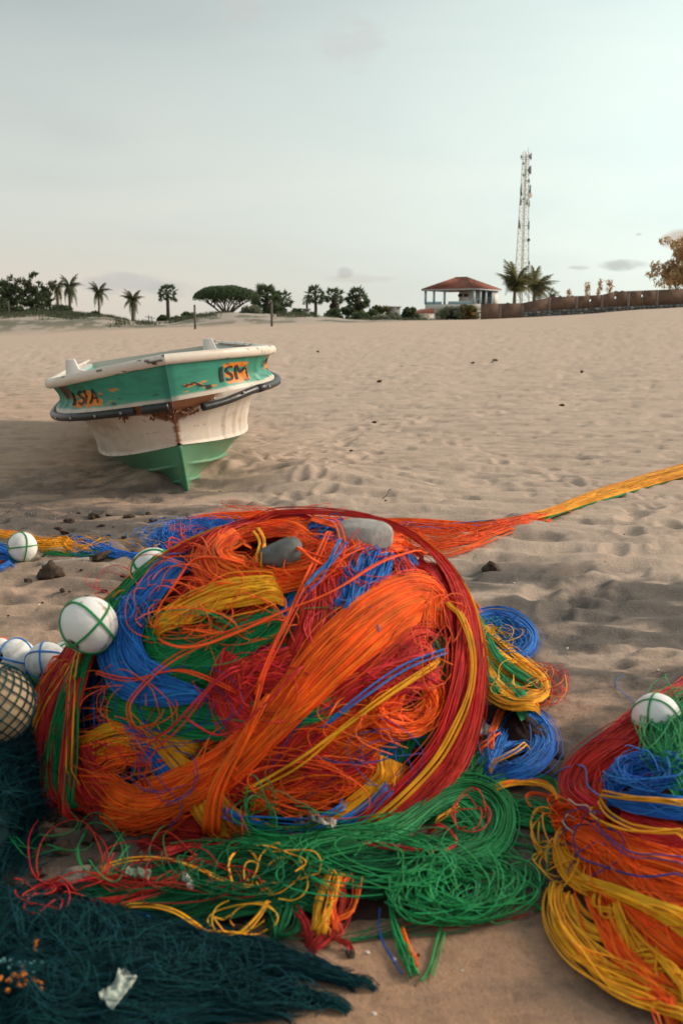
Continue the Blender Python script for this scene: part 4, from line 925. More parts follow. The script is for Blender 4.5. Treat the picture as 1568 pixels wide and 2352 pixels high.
    def c_bot(S, T, A, sg):
        c = np.repeat(glow_[None], len(S), 0); 
        n = fbm(S*6, T*6, 351, 4); c = lerp(c, np.array([.24, .30, .17]), sst(.45, .75, n)*.35+(.25 if sg > 0 else 0)); return c*(1+.1*(n-.5)[:, None])  # right-hand bottom mixed paler: light from the right painted into the green
    def c_chine(S, T, A, sg): return dirt(np.repeat(white[None], len(S), 0), A, 3, .8)
    for sg in (-1, 1):
        bot = np.concatenate([span(0, 1, 16, 1.0, -.02, s, 0, .05), span(1, 2, 16, 1.0, -.02, s, 0, .05)[1:], span(2, 3, 16, 1.0, -.015, s, 0, .012)[1:]])
        panel('bottom_planking', bot, sg, c_bot)
        wh = span(3, 4, 26, 2.6, -.0, s, .030); wh[0, :, 0] += .016; wh[1, :, 0] += .010; panel('white_topside', wh, sg, c_white)
        panel('rubbing_ledge', np.concatenate([span(4, 5, 5, 1, 0, s), span(5, 6, 4, 1, 0, s)[1:]]), sg, c_ledge)
        band = span(6, 7, 40, 1, -.075, s, .026); panel('green_bow_band' if True else '', band, sg, c_green)
        # gunwale cap: rounded moulding along the rim
        rim = line(7, s); rim[:, 0] *= sg; rr = .039; ang = np.linspace(-2.2, 2.6, 12)*1.0; rows = []
        for a_ in ang: p = rim.copy(); p[:, 0] += sg*(rr*1.0*math.cos(a_)+.004)*(1-np.exp(-s/.05)); p[:, 2] += rr*1.02*math.sin(a_)+.012; p[:, 1] -= (rr*math.cos(a_))*np.exp(-s/.10); rows.append(p)
        rows = np.array(rows); rows[..., 0] = np.where(rows[..., 0]*sg < 0.0005, 0.0005*sg, rows[..., 0]); rows[..., 0] *= sg
        def c_rim(S, T, A, g_): c = np.repeat(white[None]*1.12, len(S), 0); n = fbm(A[:, 1]*9+g_*4, A[:, 2]*20+T*3, 361, 4, .6); c = lerp(c, dkp*2, sst(.70, .74, n)); return dirt(c, A, 3, .5, 8)
        panel('gunwale_cap', rows, sg, c_rim)
        dk = []; rin = line(7, s)
        for t in np.linspace(0, 1, 5): p = rin.copy(); p[:, 0] = np.maximum(rin[:, 0]-.03, .0)*(1-t); p[:, 2] = rin[:, 2]-.01+.03*t; dk.append(p[:120])
        dk = np.array(dk); s_all = s; sN = s[:120]
        A = dk.copy(); A[..., 0] *= sg; n_, m_, _ = A.shape; i = np.arange(n_-1)[:, None]*m_; j = np.arange(m_-1)[None]; q = np.stack([i+j, i+j+1, i+m_+j+1, i+m_+j], -1).reshape(-1, 4)
        mesh_from('foredeck', A.reshape(-1, 3), q if sg > 0 else q[:, ::-1], Mp, root, True, cols=np.repeat(white[None]*.9, n_*m_, 0))
        # open cockpit aft of the foredeck: inner wall and sole
        r2 = line(7, s[119:]); A = []
        for (dx, dz) in ((.03, 0), (.10, -.20), (.30, -.26), (.36, -.50), (1.0, -.52)): p = r2.copy(); p[:, 0] = np.maximum(r2[:, 0]-dx, 0)*sg; p[:, 2] += dz; A.append(p)
        A = np.array(A); n_, m_, _ = A.shape; i = np.arange(n_-1)[:, None]*m_; j = np.arange(m_-1)[None]; q = np.stack([i+j, i+j+1, i+m_+j+1, i+m_+j], -1).reshape(-1, 4)
        mesh_from('cockpit_side', A.reshape(-1, 3), q if sg > 0 else q[:, ::-1], Mp, root, True, cols=np.repeat(np.array([[.35, .42, .40]]), n_*m_, 0))
    # closing transom
    tr = [line(i, np.array([LEN]))[0] for i in (0, 1, 2, 3, 4, 5, 6, 7)]; V = [(p[0], p[1]-.01, p[2]) for p in tr]+[(-p[0], p[1]-.01, p[2]) for p in tr[::-1]]; n = len(V); V.append((0, LEN-.01, .5)); MB().add(V, (), [[i, (i+1) % n, n] for i in range(n)]).build('transom', mat_plain('transom_white', (.6, .57, .5), .5), root)
    # black tube fender in broken lengths
    M_rub = mat_plain('black_rubber', (.022, .025, .028), .38, noise=.3, nscale=10, bump=.002, bscale=30, spec=.5)
    def fend(sg, a, b, r=.031, drop=0.):
        ss = np.linspace(a, b, 60); p = line(5, ss); p[:, 0] = sg*(p[:, 0]+.026); p[:, 1] -= .03*np.exp(-ss/.3); p[:, 2] += .032-drop*sst(b, a, ss)
        o = MB(); rad = np.full(60, r)*(1+.10*fbm(ss*12, ss*0, 7, 2)-.05); o.tube(p, rad, 12); return o.build('fender_tube', M_rub, root, True)
    fend(-1, .12, 5.6); fend(-1, -.01+.012, .085, .034); 
    fend(1, .085, .42, .030, .05); fend(1, .43, 5.6, .032)
    M_steel = mat_plain('fixing_steel', (.35, .33, .30), .4)
    for sg, vals in ((-1, (.16, .30, .52, .8)), (1, (.12, .28, .55, .9))):
        for a in vals:
            p = line(5, np.array([a]))[0]; d = np.array([sg*.8, -.6, 0]); q = np.array([sg*(p[0]+.026), p[1]-.03*math.exp(-a/.3), p[2]+.032])+d*.034; MB().tube([q, q+d*.008], .011, 8).build('bolt', M_steel, root, True)
    # stem piece, broken glassfibre under the ledge
    M_brk = mat_plain('bare_glassfibre', (.14, .085, .055), .9, col2=(.28, .12, .06), nscale=25, bump=.01, bscale=35)
    z = np.linspace(0, 1, 24); yy = np.interp(z*.44, GL[:, 1], GL[:, 0]); 
    MB().tube(np.stack([0*z, yy+.004, z*.44], -1), .016, 8).build('stem_band', mat_plain('stem_green', (.05, .22, .12), .5, noise=.2), root, True)
    g = np.random.default_rng(3)
    for i in range(26):
        sg = g.choice([-1, 1], p=[.62, .38]); a = abs(g.normal(0, .10 if sg < 0 else .05)); p = line(4, np.array([a]))[0]; q = np.array([sg*(p[0]+.01), p[1]-.02, p[2]-.01+g.normal(0, .025)])
        MB().tube([q, q+[g.normal(0, .02), -.010, g.normal(0, .012)], q+[g.normal(0, .03), .0, g.normal(0, .015)-.012]], [.014, .012, .004], 5).build('torn_strip', M_brk, root, True)
    # mooring posts on the deck
    for (x, y) in ((-.70, .35), (.40, .42)):
        o = MB(); b = .075; zt = .14; z0 = 1.055
        V = [(x-b, y-b, z0-.05), (x+b, y-b, z0-.05), (x+b, y+b, z0-.05), (x-b, y+b, z0-.05), (x-b*.62, y-b*.6, z0+zt), (x+b*.3, y-b*.6, z0+zt), (x+b*.3, y+b*.6, z0+zt), (x-b*.62, y+b*.6, z0+zt)]
        o.add(V, [[0, 1, 5, 4], [1, 2, 6, 5], [2, 3, 7, 6], [3, 0, 4, 7], [4, 5, 6, 7]])
        V = [(x+b*.5, y-b*.8, z0+.06), (x+b*2.6, y-b*.8, z0-.01), (x+b*2.6, y+b*.8, z0-.01), (x+b*.5, y+b*.8, z0+.06), (x+b*.5, y-b*.8, z0-.05), (x+b*2.6, y-b*.8, z0-.05), (x+b*2.6, y+b*.8, z0-.05), (x+b*.5, y+b*.8, z0-.05)]
        o.add(V, [[0, 1, 2, 3], [0, 4, 5, 1], [2, 6, 7, 3], [1, 5, 6, 2]]); q = o.build('mooring_post', mat_plain('post_white', (.62, .60, .56), .6), root); bv = q.modifiers.new('bevel', 'BEVEL'); bv.width = .008; bv.segments = 2
    # remains of painted letters
    def letter(ch, sg, s0, t0, ws, ht, mat):
        cu = bpy.data.curves.new('t', 'FONT'); cu.body = ch; ob = bpy.data.objects.new('t', cu); COL.objects.link(ob); bpy.context.view_layer.update()
        me = bpy.data.meshes.new_from_object(ob.evaluated_get(bpy.context.evaluated_depsgraph_get())); COL.objects.unlink(ob)
        import bmesh as bm_
        b = bm_.new(); b.from_mesh(me); bm_.ops.subdivide_edges(b, edges=b.edges[:], cuts=2, use_grid_fill=False); bm_.ops.triangulate(b, faces=b.faces[:]); xs = [v.co.x for v in b.verts]; ys = [v.co.y for v in b.verts]
        for v in b.verts:
            fx = (v.co.x-min(xs))/(max(xs)-min(xs)+1e-6); fy = (v.co.y-min(ys))/(max(ys)-min(ys)+1e-6)
            S = s0-fx*ws if sg < 0 else s0+fx*ws; T = t0+fy*ht
            a, e = line(6, np.array([S]))[0], line(7, np.array([S]))[0]; p = a*(1-T)+e*T; p[0] += -.075*math.sin(math.pi*T)*min(1, S/.5)+.026*max(0, math.sin(S*2*math.pi/.19+T*1.2))**5*float(sst(.15, .45, S))*math.sin(math.pi*T)**.5
            v.co = (sg*(p[0]+.005), p[1]-.006, p[2])
        me2 = bpy.data.meshes.new('painted_letter'); b.to_mesh(me2); b.free(); me2.materials.append(mat); o = bpy.data.objects.new('painted_letter', me2); COL.objects.link(o); o.parent = root
    M_let = mat_plain('letter_paint', (.03, .025, .022), .6)
    for ch, s0, w in (('I', .62, .03), ('S', .565, .075), ('F', .475, .06), ('A', .405, .07)): letter(ch, -1, s0, .24, w, .42, M_let)
    for ch, s0, w in (('I', .21, .018), ('S', .25, .055), ('M', .325, .11)): letter(ch, 1, s0, .28, w, .42, M_let)
boat()

# ------------------------------------------------------------------ main heap of nets
mainpile = empty('fishing_net_pile', (MAIN.c[0], MAIN.c[1], 0), 'big round heap of orange, red, green, blue and yellow net twine in the foreground', 'fishing net')
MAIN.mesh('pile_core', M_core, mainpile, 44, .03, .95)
filler(mainpile, MAIN, 150, 26, {'R': 4, 'O': 2, 'G': 3, 'B': 2, 'Y': .8}, lay=-.012)
H = lambda p, w, n, *a, **k: hank(mainpile, p, w, int(n*1.25), *a, **k)
# lowest layer
H([(300, 1480), (420, 1510), (520, 1490)], 45, 170, 'G', .016)
H([(250, 1610), (360, 1640), (500, 1660), (720, 1640), (800, 1600)], 36, 230, 'G', .022)
H([(340, 1560), (430, 1545), (560, 1480), (660, 1430)], 30, 170, 'G', .026)
H([(440, 1560), (520, 1575), (600, 1540), (680, 1500)], 18, 70, 'G', .010)
H([(640, 1345), (680, 1370), (690, 1420)], 24, 60, 'G', .006)
H([(330, 1440), (345, 1500), (335, 1560)], 34, 100, 'G', .014)
H([(725, 1290), (742, 1370), (735, 1450), (700, 1540)], 42, 210, 'R', .026)
H([(770, 1320), (765, 1420), (740, 1500)], 28, 90, 'R', .010)
H([(690, 1530), (610, 1560), (560, 1570), (520, 1630)], 34, 190, 'R', .030)
H([(560, 1510), (530, 1570), (540, 1640), (610, 1680)], 28, 170, 'R', .034)
H([(640, 1560), (700, 1590), (760, 1560)], 34, 90, 'R', .008)
H([(850, 1270), (830, 1340), (815, 1400), (790, 1440)], 44, 210, 'B', .028)
H([(905, 1270), (945, 1330), (965, 1400)], 20, 60, 'B', .012)
H([(885, 1270), (925, 1310), (950, 1370)], 14, 50, 'R', .016)
H([(965, 1470), (965, 1540), (950, 1600)], 20, 50, 'B', .006)
H([(1010, 1450), (1000, 1540), (1005, 1640), (960, 1720)], 32, 150, 'G', .008)
H([(985, 1480), (900, 1560), (800, 1620), (720, 1660)], 34, 190, 'R', .024)
H([(990, 1530), (900, 1560), (820, 1590)], 30, 190, 'R', .034)
H([(900, 1660), (870, 1720), (900, 1790)], 30, 70, 'B', .004)
H([(960, 1640), (900, 1740), (840, 1800)], 22, 60, 'G', .004)
H([(500, 1790), (600, 1735), (720, 1700), (850, 1720)], 50, 170, 'O', .010, loose=.35, stray=.25)
H([(560, 1830), (680, 1790), (800, 1790), (890, 1760)], 44, 170, 'O', .014, loose=.35, stray=.25)
H([(620, 1740), (740, 1770), (860, 1730)], 40, 150, 'R', .020, loose=.3)
H([(180, 1740), (280, 1690), (380, 1700), (440, 1740)], 26, 90, 'Y', .012, loose=.2)
H([(210, 1770), (300, 1730), (400, 1740)], 24, 90, 'O', .014, loose=.2)
H([(210, 1700), (320, 1740), (390, 1720)], 18, 60, 'R', .010)
H([(285, 1590), (330, 1680), (400, 1770), (470, 1830)], 22, 80, 'B', .018)
H([(320, 1600), (370, 1690), (430, 1760), (480, 1800)], 15, 60, 'Y', .022)
H([(480, 1600), (440, 1670), (380, 1690)], 20, 50, 'B', .004)
H([(200, 1800), (250, 1850), (340, 1890), (480, 1915)], 34, 130, 'R', .012)
H([(180, 1700), (220, 1800), (300, 1860), (420, 1880)], 38, 200, 'R', .014)
H([(205, 1760), (270, 1830), (360, 1860)], 24, 70, 'O', .018)
H([(560, 1905), (680, 1930), (820, 1910), (920, 1850)], 26, 130, 'R', .030)
# yellow bottom sweep with blue through it
H([(470, 1800), (530, 1880), (640, 1915), (760, 1880), (860, 1800), (890, 1740)], 32, 240, 'Y', .044, thick=.12)
H([(500, 1835), (590, 1875), (680, 1890), (790, 1850), (880, 1770)], 7, 40, 'B', .058)
H([(520, 1860), (600, 1858), (700, 1862), (780, 1825)], 5, 20, 'B', .058)
# upper part: red coil, blue band, yellow band
H([(650, 1212), (540, 1235), (440, 1280), (400, 1330)], 26, 150, 'R', .010)
H([(400, 1310), (450, 1370), (540, 1380), (640, 1350)], 32, 120, 'R', .010)
H([(470, 1250), (430, 1310), (460, 1370), (560, 1400)], 22, 90, 'R', .018)
H([(700, 1215), (780, 1225), (860, 1245), (930, 1250)], 24, 120, 'B', .006)
H([(440, 1300), (370, 1370), (315, 1440), (300, 1520), (340, 1580), (420, 1600), (490, 1605)], [20, 28, 32, 38, 40, 26, 6], 250, 'B', .044)
H([(350, 1390), (330, 1450), (345, 1530), (400, 1580)], 20, 70, 'B', .05, loose=.3)
H([(370, 1470), (450, 1430), (540, 1395), (650, 1375)], [10, 24, 28, 22], 190, 'Y', .050)
H([(360, 1495), (470, 1470), (560, 1440), (640, 1390)], 12, 40, 'O', .022, loose=.3)
H([(460, 1500), (560, 1460), (640, 1420), (700, 1360)], 12, 30, 'B', .016, loose=.3)
# big orange loop round the flat stone
H([(730, 1255), (640, 1238), (540, 1245), (485, 1290), (510, 1345), (600, 1350), (700, 1330), (800, 1290), (890, 1262), (960, 1262)], [12, 14, 24, 36, 34, 28, 26, 22, 20, 18], 260, 'O', .030, stray=.1)
H([(560, 1245), (505, 1290), (520, 1330), (580, 1345)], 26, 110, 'O', .046, loose=.2)
H([(700, 1222), (790, 1250), (820, 1300)], 7, 22, 'O', .050, loose=.3)
H([(880, 1240), (960, 1255), (985, 1285)], 22, 110, 'R', .020)
H([(830, 1255), (900, 1240), (950, 1232)], 6, 24, 'Y', .032)
H([(590, 1250), (612, 1285), (600, 1330)], 6, 16, 'Y', .060)
# the great diagonal orange sweep
H([(985, 1450), (968, 1385), (930, 1385), (850, 1430), (740, 1530), (640, 1640), (540, 1740), (430, 1815), (330, 1835), (240, 1790)],
  [36, 44, 49, 46, 39, 34, 33, 34, 30, 20], 520, 'O', .038, thick=.16, loose=.10, stray=.04, k=52)
H([(1000, 1500), (950, 1470), (860, 1540), (760, 1630), (650, 1730), (540, 1800), (430, 1850)], 26, 90, 'R', .026, loose=.22, stray=.15)
H([(560, 1720), (450, 1800), (330, 1850), (250, 1840)], 36, 140, 'O', .034, loose=.3, stray=.2)
H([(620, 1600), (560, 1700), (505, 1800), (490, 1900)], [4, 6, 9, 12], 36, 'O', .070, loose=.4)
H([(985, 1520), (890, 1580), (790, 1650), (680, 1740), (560, 1810)], 4, 16, 'Y', .062, loose=.6)
H([(1000, 1500), (900, 1540), (800, 1610), (730, 1670)], 4, 12, 'B', .060, loose=.6)
# orange hanks on the right flank
H([(720, 1690), (800, 1650), (860, 1620), (900, 1570)], 22, 110, 'O', .030)
H([(830, 1590), (860, 1650), (930, 1665), (975, 1620), (965, 1560)], 20, 100, 'O', .030, loose=.3, stray=.15)
H([(760, 1740), (860, 1690), (940, 1650), (980, 1600)], 14, 50, 'O', .024, loose=.4)
# red band down the right flank, with yellow alongside
H([(560, 1232), (680, 1204), (800, 1192), (900, 1212), (975, 1290), (1030, 1380), (1048, 1480), (1040, 1600), (1010, 1700), (940, 1800), (840, 1880), (760, 1915)],
  [7, 9, 10, 12, 16, 24, 32, 38, 44, 50, 46, 34], 520, 'R', .056, thick=.18, k=56)
H([(960, 1290), (1010, 1390), (1030, 1500), (1020, 1640), (970, 1740), (890, 1830)], 22, 130, 'R', .034, loose=.3)
H([(1000, 1400), (1022, 1500), (1012, 1600), (960, 1710), (880, 1800), (790, 1870)], 6, 16, 'Y', .078, loose=.8)
H([(1060, 1560), (1050, 1660), (1000, 1780), (930, 1850)], 6, 34, 'Y', .040, loose=.7)
H([(1070, 1580), (1065, 1650), (1030, 1740)], 8, 30, 'B', .030, loose=.5)
H([(940, 1235), (1000, 1320), (1045, 1420), (1062, 1540)], 4, 12, 'Y', .074, loose=.8)
# rope of mixed twine over the left shoulder and down the flank
H([(760, 1196), (640, 1208), (520, 1248), (410, 1300), (320, 1365), (262, 1440), (225, 1530), (190, 1640), (172, 1760), (180, 1860)], [5, 6, 8, 10, 10, 12, 15, 20, 24, 26], 150, 'R', .048, loose=.3)
H([(420, 1288), (330, 1360), (270, 1440), (225, 1530), (190, 1640), (170, 1740), (165, 1850)], [5, 9, 14, 15, 17, 20, 22], 150, 'G', .056, loose=.3)
H([(560, 1228), (430, 1278), (300, 1375), (240, 1480), (205, 1580), (160, 1650)], 4, 12, 'Y', .062, loose=.8)
H([(330, 1372), (262, 1440), (222, 1540), (212, 1650), (205, 1800)], 4, 9, 'Y', .070, loose=.9)
H([(400, 1305), (360, 1350), (310, 1420), (280, 1500)], 8, 40, 'B', .046, loose=.4)
H([(205, 1500), (150, 1555), (115, 1640), (105, 1740), (130, 1850)], [16, 30, 34, 34, 30], 260, 'R', .044, loose=.3)
H([(170, 1520), (115, 1590), (90, 1680), (95, 1790)], 12, 60, 'O', .056, loose=.5)
H([(240, 1480), (190, 1560), (150, 1660), (140, 1780), (160, 1860)], 18, 110, 'R', .062, loose=.4)
H([(210, 1540), (150, 1640), (118, 1720)], 4, 14, 'Y', .068, loose=.8)
H([(215, 1560), (200, 1680), (190, 1800), (205, 1880)], 10, 50, 'R', .066, loose=.5)
H([(205, 1600), (200, 1720), (192, 1850)], 10, 50, 'G', .056, loose=.4)
H([(100, 1640), (88, 1740), (110, 1820)], 14, 60, 'G', .010, loose=.4)
# loose coils
L = lambda *a, **k: loops(mainpile, *a, **k)
L((432, 1395), (78, 70), 20, 'O', .7, .034, jit=.55)
L((440, 1440), (90, 60), 12, 'O', .6, .05, jit=.5)
L((560, 1440), (100, 50), 12, 'O', .5, .034)
L((335, 1440), (26, 26), 6, 'B', 1.5, .055)
L((420, 1620), (90, 60), 5, 'b', .9, .045, r=.0013)
L((330, 1640), (80, 60), 8, 'O', .7, .045)
L((600, 1600), (90, 60), 14, 'R', .6, .030)
L((700, 1320), (80, 40), 14, 'O', .6, .05)
L((880, 1650), (80, 50), 10, 'O', .5, .05, jit=.6)
L((700, 1780), (110, 45), 14, 'O', .7, .04)
L((300, 1730), (70, 50), 7, 'O', .5, .045)
L((860, 1720), (60, 50), 4, 'b', .8, .045, r=.0013)
L((640, 1850), (90, 40), 9, 'G', .6, .06)
L((590, 1840), (26, 50), 7, 'G', .8, .06)
L((550, 1855), (16, 45), 5, 'R', .8, .06)
L((420, 1760), (80, 50), 4, 'b', .7, .06, r=.0013)
L((960, 1480), (34, 70), 8, 'O', .5, .06)
L((850, 1330), (60, 40), 10, 'R', .6, .04)
L((470, 1480), (80, 40), 8, 'G', .7, .04)
L((425, 1265), (22, 20), 3, 'O', .9, .06, r=.002)
filler(mainpile, MAIN, 70, 2, {'O': 4, 'R': 3, 'G': 2, 'b': 2, 'Y': 1.5}, lay=.030, arc=(.4, 1.3), k=22, r=.0014)
# single heavier cords
def cord(parent, path, col, lay=.07, r=.0025, n=1, w=2, **k): return hank(parent, path, w, n, col, lay, r=r, loose=.5, stray=0, name='cord', ends=.03, k=44, **k)
cord(mainpile, [(745, 1222), (775, 1270), (772, 1330), (700, 1400), (650, 1490), (612, 1560), (590, 1640), (560, 1720)], 'O', .075, n=4, w=4)
cord(mainpile, [(760, 1260), (735, 1310), (690, 1400), (640, 1500), (590, 1600)], 'O', .080, n=3, w=4)
cord(mainpile, [(960, 1290), (850, 1330), (740, 1400), (640, 1440), (500, 1500), (430, 1505), (395, 1480)], 'O', .078, n=3, w=6)
cord(mainpile, [(400, 1480), (395, 1430), (440, 1370), (480, 1330), (590, 1340)], 'O', .06, n=3, w=8)
cord(mainpile, [(700, 1540), (600, 1640), (520, 1690), (440, 1650)], 'R', .08, n=2)
cord(mainpile, [(560, 1540), (500, 1590), (430, 1670), (370, 1730), (355, 1800)], 'R', .075, n=4, w=5)
cord(mainpile, [(660, 1440), (520, 1490), (420, 1540), (355, 1600), (330, 1640), (350, 1700)], 'O', .07, n=2, w=3)
cord(mainpile, [(780, 1290), (762, 1330), (730, 1370), (700, 1400)], 'B', .085, n=5, w=6, label='knotted blue cord tying the heap')
cord(mainpile, [(830, 1300), (740, 1340), (650, 1290)], 'O', .08, n=3, w=5)
cord(mainpile, [(240, 1560), (330, 1580), (440, 1560), (560, 1600)], 'O', .06, n=2, w=4)
cord(mainpile, [(320, 1700), (400, 1790), (430, 1840), (390, 1880)], 'b', .07, n=1, w=4, r=.0014)
cord(mainpile, [(700, 1735), (800, 1745), (900, 1735), (960, 1720)], 'b', .055, n=2, w=8, r=.0014)

# ------------------------------------------------------------------ stones on the heap
def stone(u, v, Yp, d, rot, label, seed, mat=M_stone, name='stone', cat='stone', p=2.0, rough=.16, sub=4, on=None, group=None, lift=0.0):
    import bmesh as bm_
    if on is not None: q, n_ = project(np.array([u]), np.array([v]), list(on), True, on[0] if on else None); loc = q[0]+n_[0]*(d[2]*.45+lift)
    else: loc = at(u, v, Yp)
    b = bm_.new(); bm_.ops.create_icosphere(b, subdivisions=sub, radius=1)
    for w in b.verts:
        c = w.co; m = (abs(c.x)**p+abs(c.y)**p+abs(c.z)**p)**(1/p); c = c/m
        nz = mnoise.fractal(c*1.3+Vector((seed*3.1, 0, 0)), 1.0, 2.0, 4)
        c = c*(1+rough*nz)
        for pl in range(6):   # broken flat faces
            rr = random.Random(seed*10+pl); nn = Vector((rr.uniform(-1, 1), rr.uniform(-1, 1), rr.uniform(-1, 1))).normalized(); lim = .80; dd = c.dot(nn)
            if dd > lim: c = c-nn*(dd-lim)*.85
        w.co = Vector((c.x*d[0], c.y*d[1], c.z*d[2]))
    me = bpy.data.meshes.new(name); b.to_mesh(me); b.free(); me.materials.append(mat)
    for f in me.polygons: f.use_smooth = True
    o = bpy.data.objects.new(name, me); COL.objects.link(o); o.location = tuple(loc); o.rotation_euler = tuple(R(a) for a in rot); tag(o, label, cat, group); return o
M_slate = mat_plain('dark_slate', (.12, .125, .12), .75, noise=.35, nscale=16, bump=.004, bscale=30)
stone(648, 1308, 0, (.070, .052, .042), (20, -28, 10), 'dark rounded grey stone ringed by the orange loop on top of the net heap', 3, M_slate, on=[MAIN], lift=.034)
stone(828, 1266, 0, (.082, .056, .034), (16, 5, -6), 'flat pale grey stone slab lying on the crest of the net heap', 5, mat_plain('pale_slab', (.34, .325, .30), .85, noise=.2, nscale=18, bump=.004, bscale=50), on=[MAIN], p=3.6, rough=.08, lift=.040)
hank(mainpile, [(700, 1222), (745, 1226), (785, 1212), (800, 1200)], 10, 60, 'B', .035, loose=.4)

# ------------------------------------------------------------------ floats
def float_ball(loc, r, axis, label, ropecol='G', group='white foam floats', seed=1, ropes=4, rr=.0028, squash=.96, roll=0., dirty=.25):
    root = empty('net_float', loc, label, 'float', group); root.rotation_euler = Vector(axis).to_track_quat('Z', 'Y').to_euler()
    n, m = 48, 72; th = np.linspace(.0, math.pi, n); ph = np.linspace(0, 2*math.pi, m, endpoint=False); T, Ph = np.meshgrid(th, ph, indexing='ij'); D = np.stack([np.sin(T)*np.cos(Ph), np.sin(T)*np.sin(Ph), np.cos(T)*squash], -1)
    nz = fbm(D[..., 0]*3+seed*5+D[..., 2]*2, D[..., 1]*3-D[..., 2]*2, seed, 4)-.5; nz2 = fbm(D[..., 0]*16+D[..., 2]*9, D[..., 1]*16-D[..., 2]*7, seed+4, 2)-.5
    Rr = r*(1+.03*nz+.008*nz2); hole = (1-sst(.21, .27, np.sin(T)))*(np.abs(np.cos(T)) > .5); Rr = Rr*(1-.22*hole)
    V = (D*Rr[..., None]).reshape(-1, 3); i = np.arange(n-1)[:, None]*m; j = np.arange(m)[None]; j2 = (j+1) % m
    c = np.repeat(np.array([[.80, .80, .78]]), n*m, 0); dn = sst(.56, .75, fbm(D[..., 0]*2.5+seed, D[..., 1]*2.5+D[..., 2]*3, seed+9, 5, .6)).ravel()[:, None]*dirty*1.6; c = c*(1-dn)+np.array([.42, .34, .25])*dn
    hc = hole.ravel()[:, None]; c = c*(1-hc)+.01*hc
    mesh_from('ball', V, np.stack([i+j, i+m+j, i+m+j2, i+j2], -1).reshape(-1, 4), M_foam, root, True, cols=c)
    for sg in (-1, 1): MB().tube([(0, 0, sg*r*squash*.76), (0, 0, sg*r*squash*.80)], r*.22, 16).build('hole_rim', M_hole, root, True)
    a = np.linspace(0, 2*math.pi, 60)
    for k in range(ropes//2):
        q = roll+k*math.pi/(ropes//2)+.15*k; e = r*1.022; x = np.cos(a)*e; z = np.sin(a)*e*squash; P = np.stack([x*math.cos(q), x*math.sin(q), z], -1)
        m_ = MB(); m_.tube(P+fbm(a*2, a*0+k, seed, 2)[:, None]*.0025, rr, 6, False); m_.tube(P+np.array([-math.sin(q), math.cos(q), 0])*rr*1.8, rr, 6, False); m_.build('rope', TW[ropecol], root, True)
    P = np.stack([np.cos(a)*r*1.024, np.sin(a)*r*1.024, .12*r*np.sin(a*2+seed)], -1); m_ = MB(); m_.tube(P, rr, 6, False); m_.tube(P+[0, 0, rr*1.8], rr, 6, False); m_.build('rope', TW[ropecol], root, True)
    return root
def gball(u, v, Y, r): p = at(u, v, Y); return p
float_ball(at(204, 1436, 2.66), .081, (-.40, -.74, -.54), 'largest white float with green rope resting on the left shoulder of the net heap', seed=1, roll=.5, rr=.0019, dirty=.8)
float_ball(at(352, 1306, 4.0), .088, (.15, -.9, -.35), 'white float half hidden behind the left crest of the net heap', seed=2, roll=.9)
p = G(50, 1291); float_ball((p[0], p[1]+.03, p[2]+.078), .083, (-.8, -.55, .0), 'white float with green rope lying far left on the sand beside the blue net', seed=3, roll=.2, rr=.002, dirty=.12)
float_ball(at(36, 1518, 3.35), .078, (-.5, -.7, .4), 'white float with crossed blue rope, on the dark net at the left edge', 'B', seed=4, rr=.0018)
float_ball(at(107, 1520, 3.30), .070, (.1, -.75, -.5), 'dented white float with blue rope tucked beside the big float', 'B', seed=5, rr=.0016)
float_ball(at(156, 1505, 3.45), .056, (.2, -.3, .9), 'small white float peeping out below the big float', seed=6, rr=.002)
float_ball(at(2, 1490, 3.5), .040, (.2, -.8, .2), 'float cut by the left photo edge behind the blue-roped one', 'O', seed=7, rr=.002)
float_ball(at(1506, 1646, 2.60), .066, (-.45, -.75, -.55), 'white float with green rope behind the red hank at the right edge', seed=8, rr=.0014, dirty=.05)
float_ball(at(345, 1362, 3.9), .045, (.1, .5, .9), 'bit of white float showing behind the small red hank', seed=9, rr=.002)

# ------------------------------------------------------------------ hanks around the heap
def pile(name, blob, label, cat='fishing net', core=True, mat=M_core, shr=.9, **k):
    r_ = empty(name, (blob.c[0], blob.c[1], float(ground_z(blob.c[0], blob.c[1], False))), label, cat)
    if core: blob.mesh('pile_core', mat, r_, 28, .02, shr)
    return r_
_R = lambda root: None
class Rel:
    """strands are built in world space; children of a moved empty need its inverse"""
def settle():
    bpy.context.view_layer.update()
    for o in list(COL.objects):
        if o.parent and o.parent.type == 'EMPTY' and o.parent.name.split('.')[0] in ('fishing_net_pile', 'fishing_net', 'twine_coil', 'trawl_net', 'net_covered_float') and not o.get('local'):
            o.matrix_parent_inverse = o.parent.matrix_world.inverted()

# yellow and green hank, right of the heap
yh = pile('twine_coil', YEL, 'yellow and green hank of net twine drooping onto the sand right of the heap', shr=.6)
B_ = (YEL, MAIN); kk = dict(blobs=B_, ground=True)
hank(yh, [(1050, 1370), (1075, 1440), (1110, 1510), (1160, 1580), (1210, 1630)], [14, 22, 26, 26, 20], 150, 'G', .008, **kk)
hank(yh, [(1055, 1380), (1085, 1440), (1130, 1500), (1195, 1548), (1250, 1585), (1245, 1612), (1190, 1615)], [12, 22, 26, 28, 20, 14, 10], 230, 'Y', .018, **kk)
hank(yh, [(1065, 1400), (1090, 1500), (1120, 1580), (1180, 1625), (1240, 1620)], [10, 18, 22, 16, 10], 120, 'Y', .014, loose=.3, **kk)
hank(yh, [(1068, 1390), (1110, 1470), (1150, 1540), (1220, 1590), (1250, 1610)], 7, 50, 'G', .036, loose=.5, **kk)
hank(yh, [(1058, 1400), (1075, 1480), (1100, 1560), (1150, 1610)], 8, 40, 'G', .03, loose=.5, **kk)
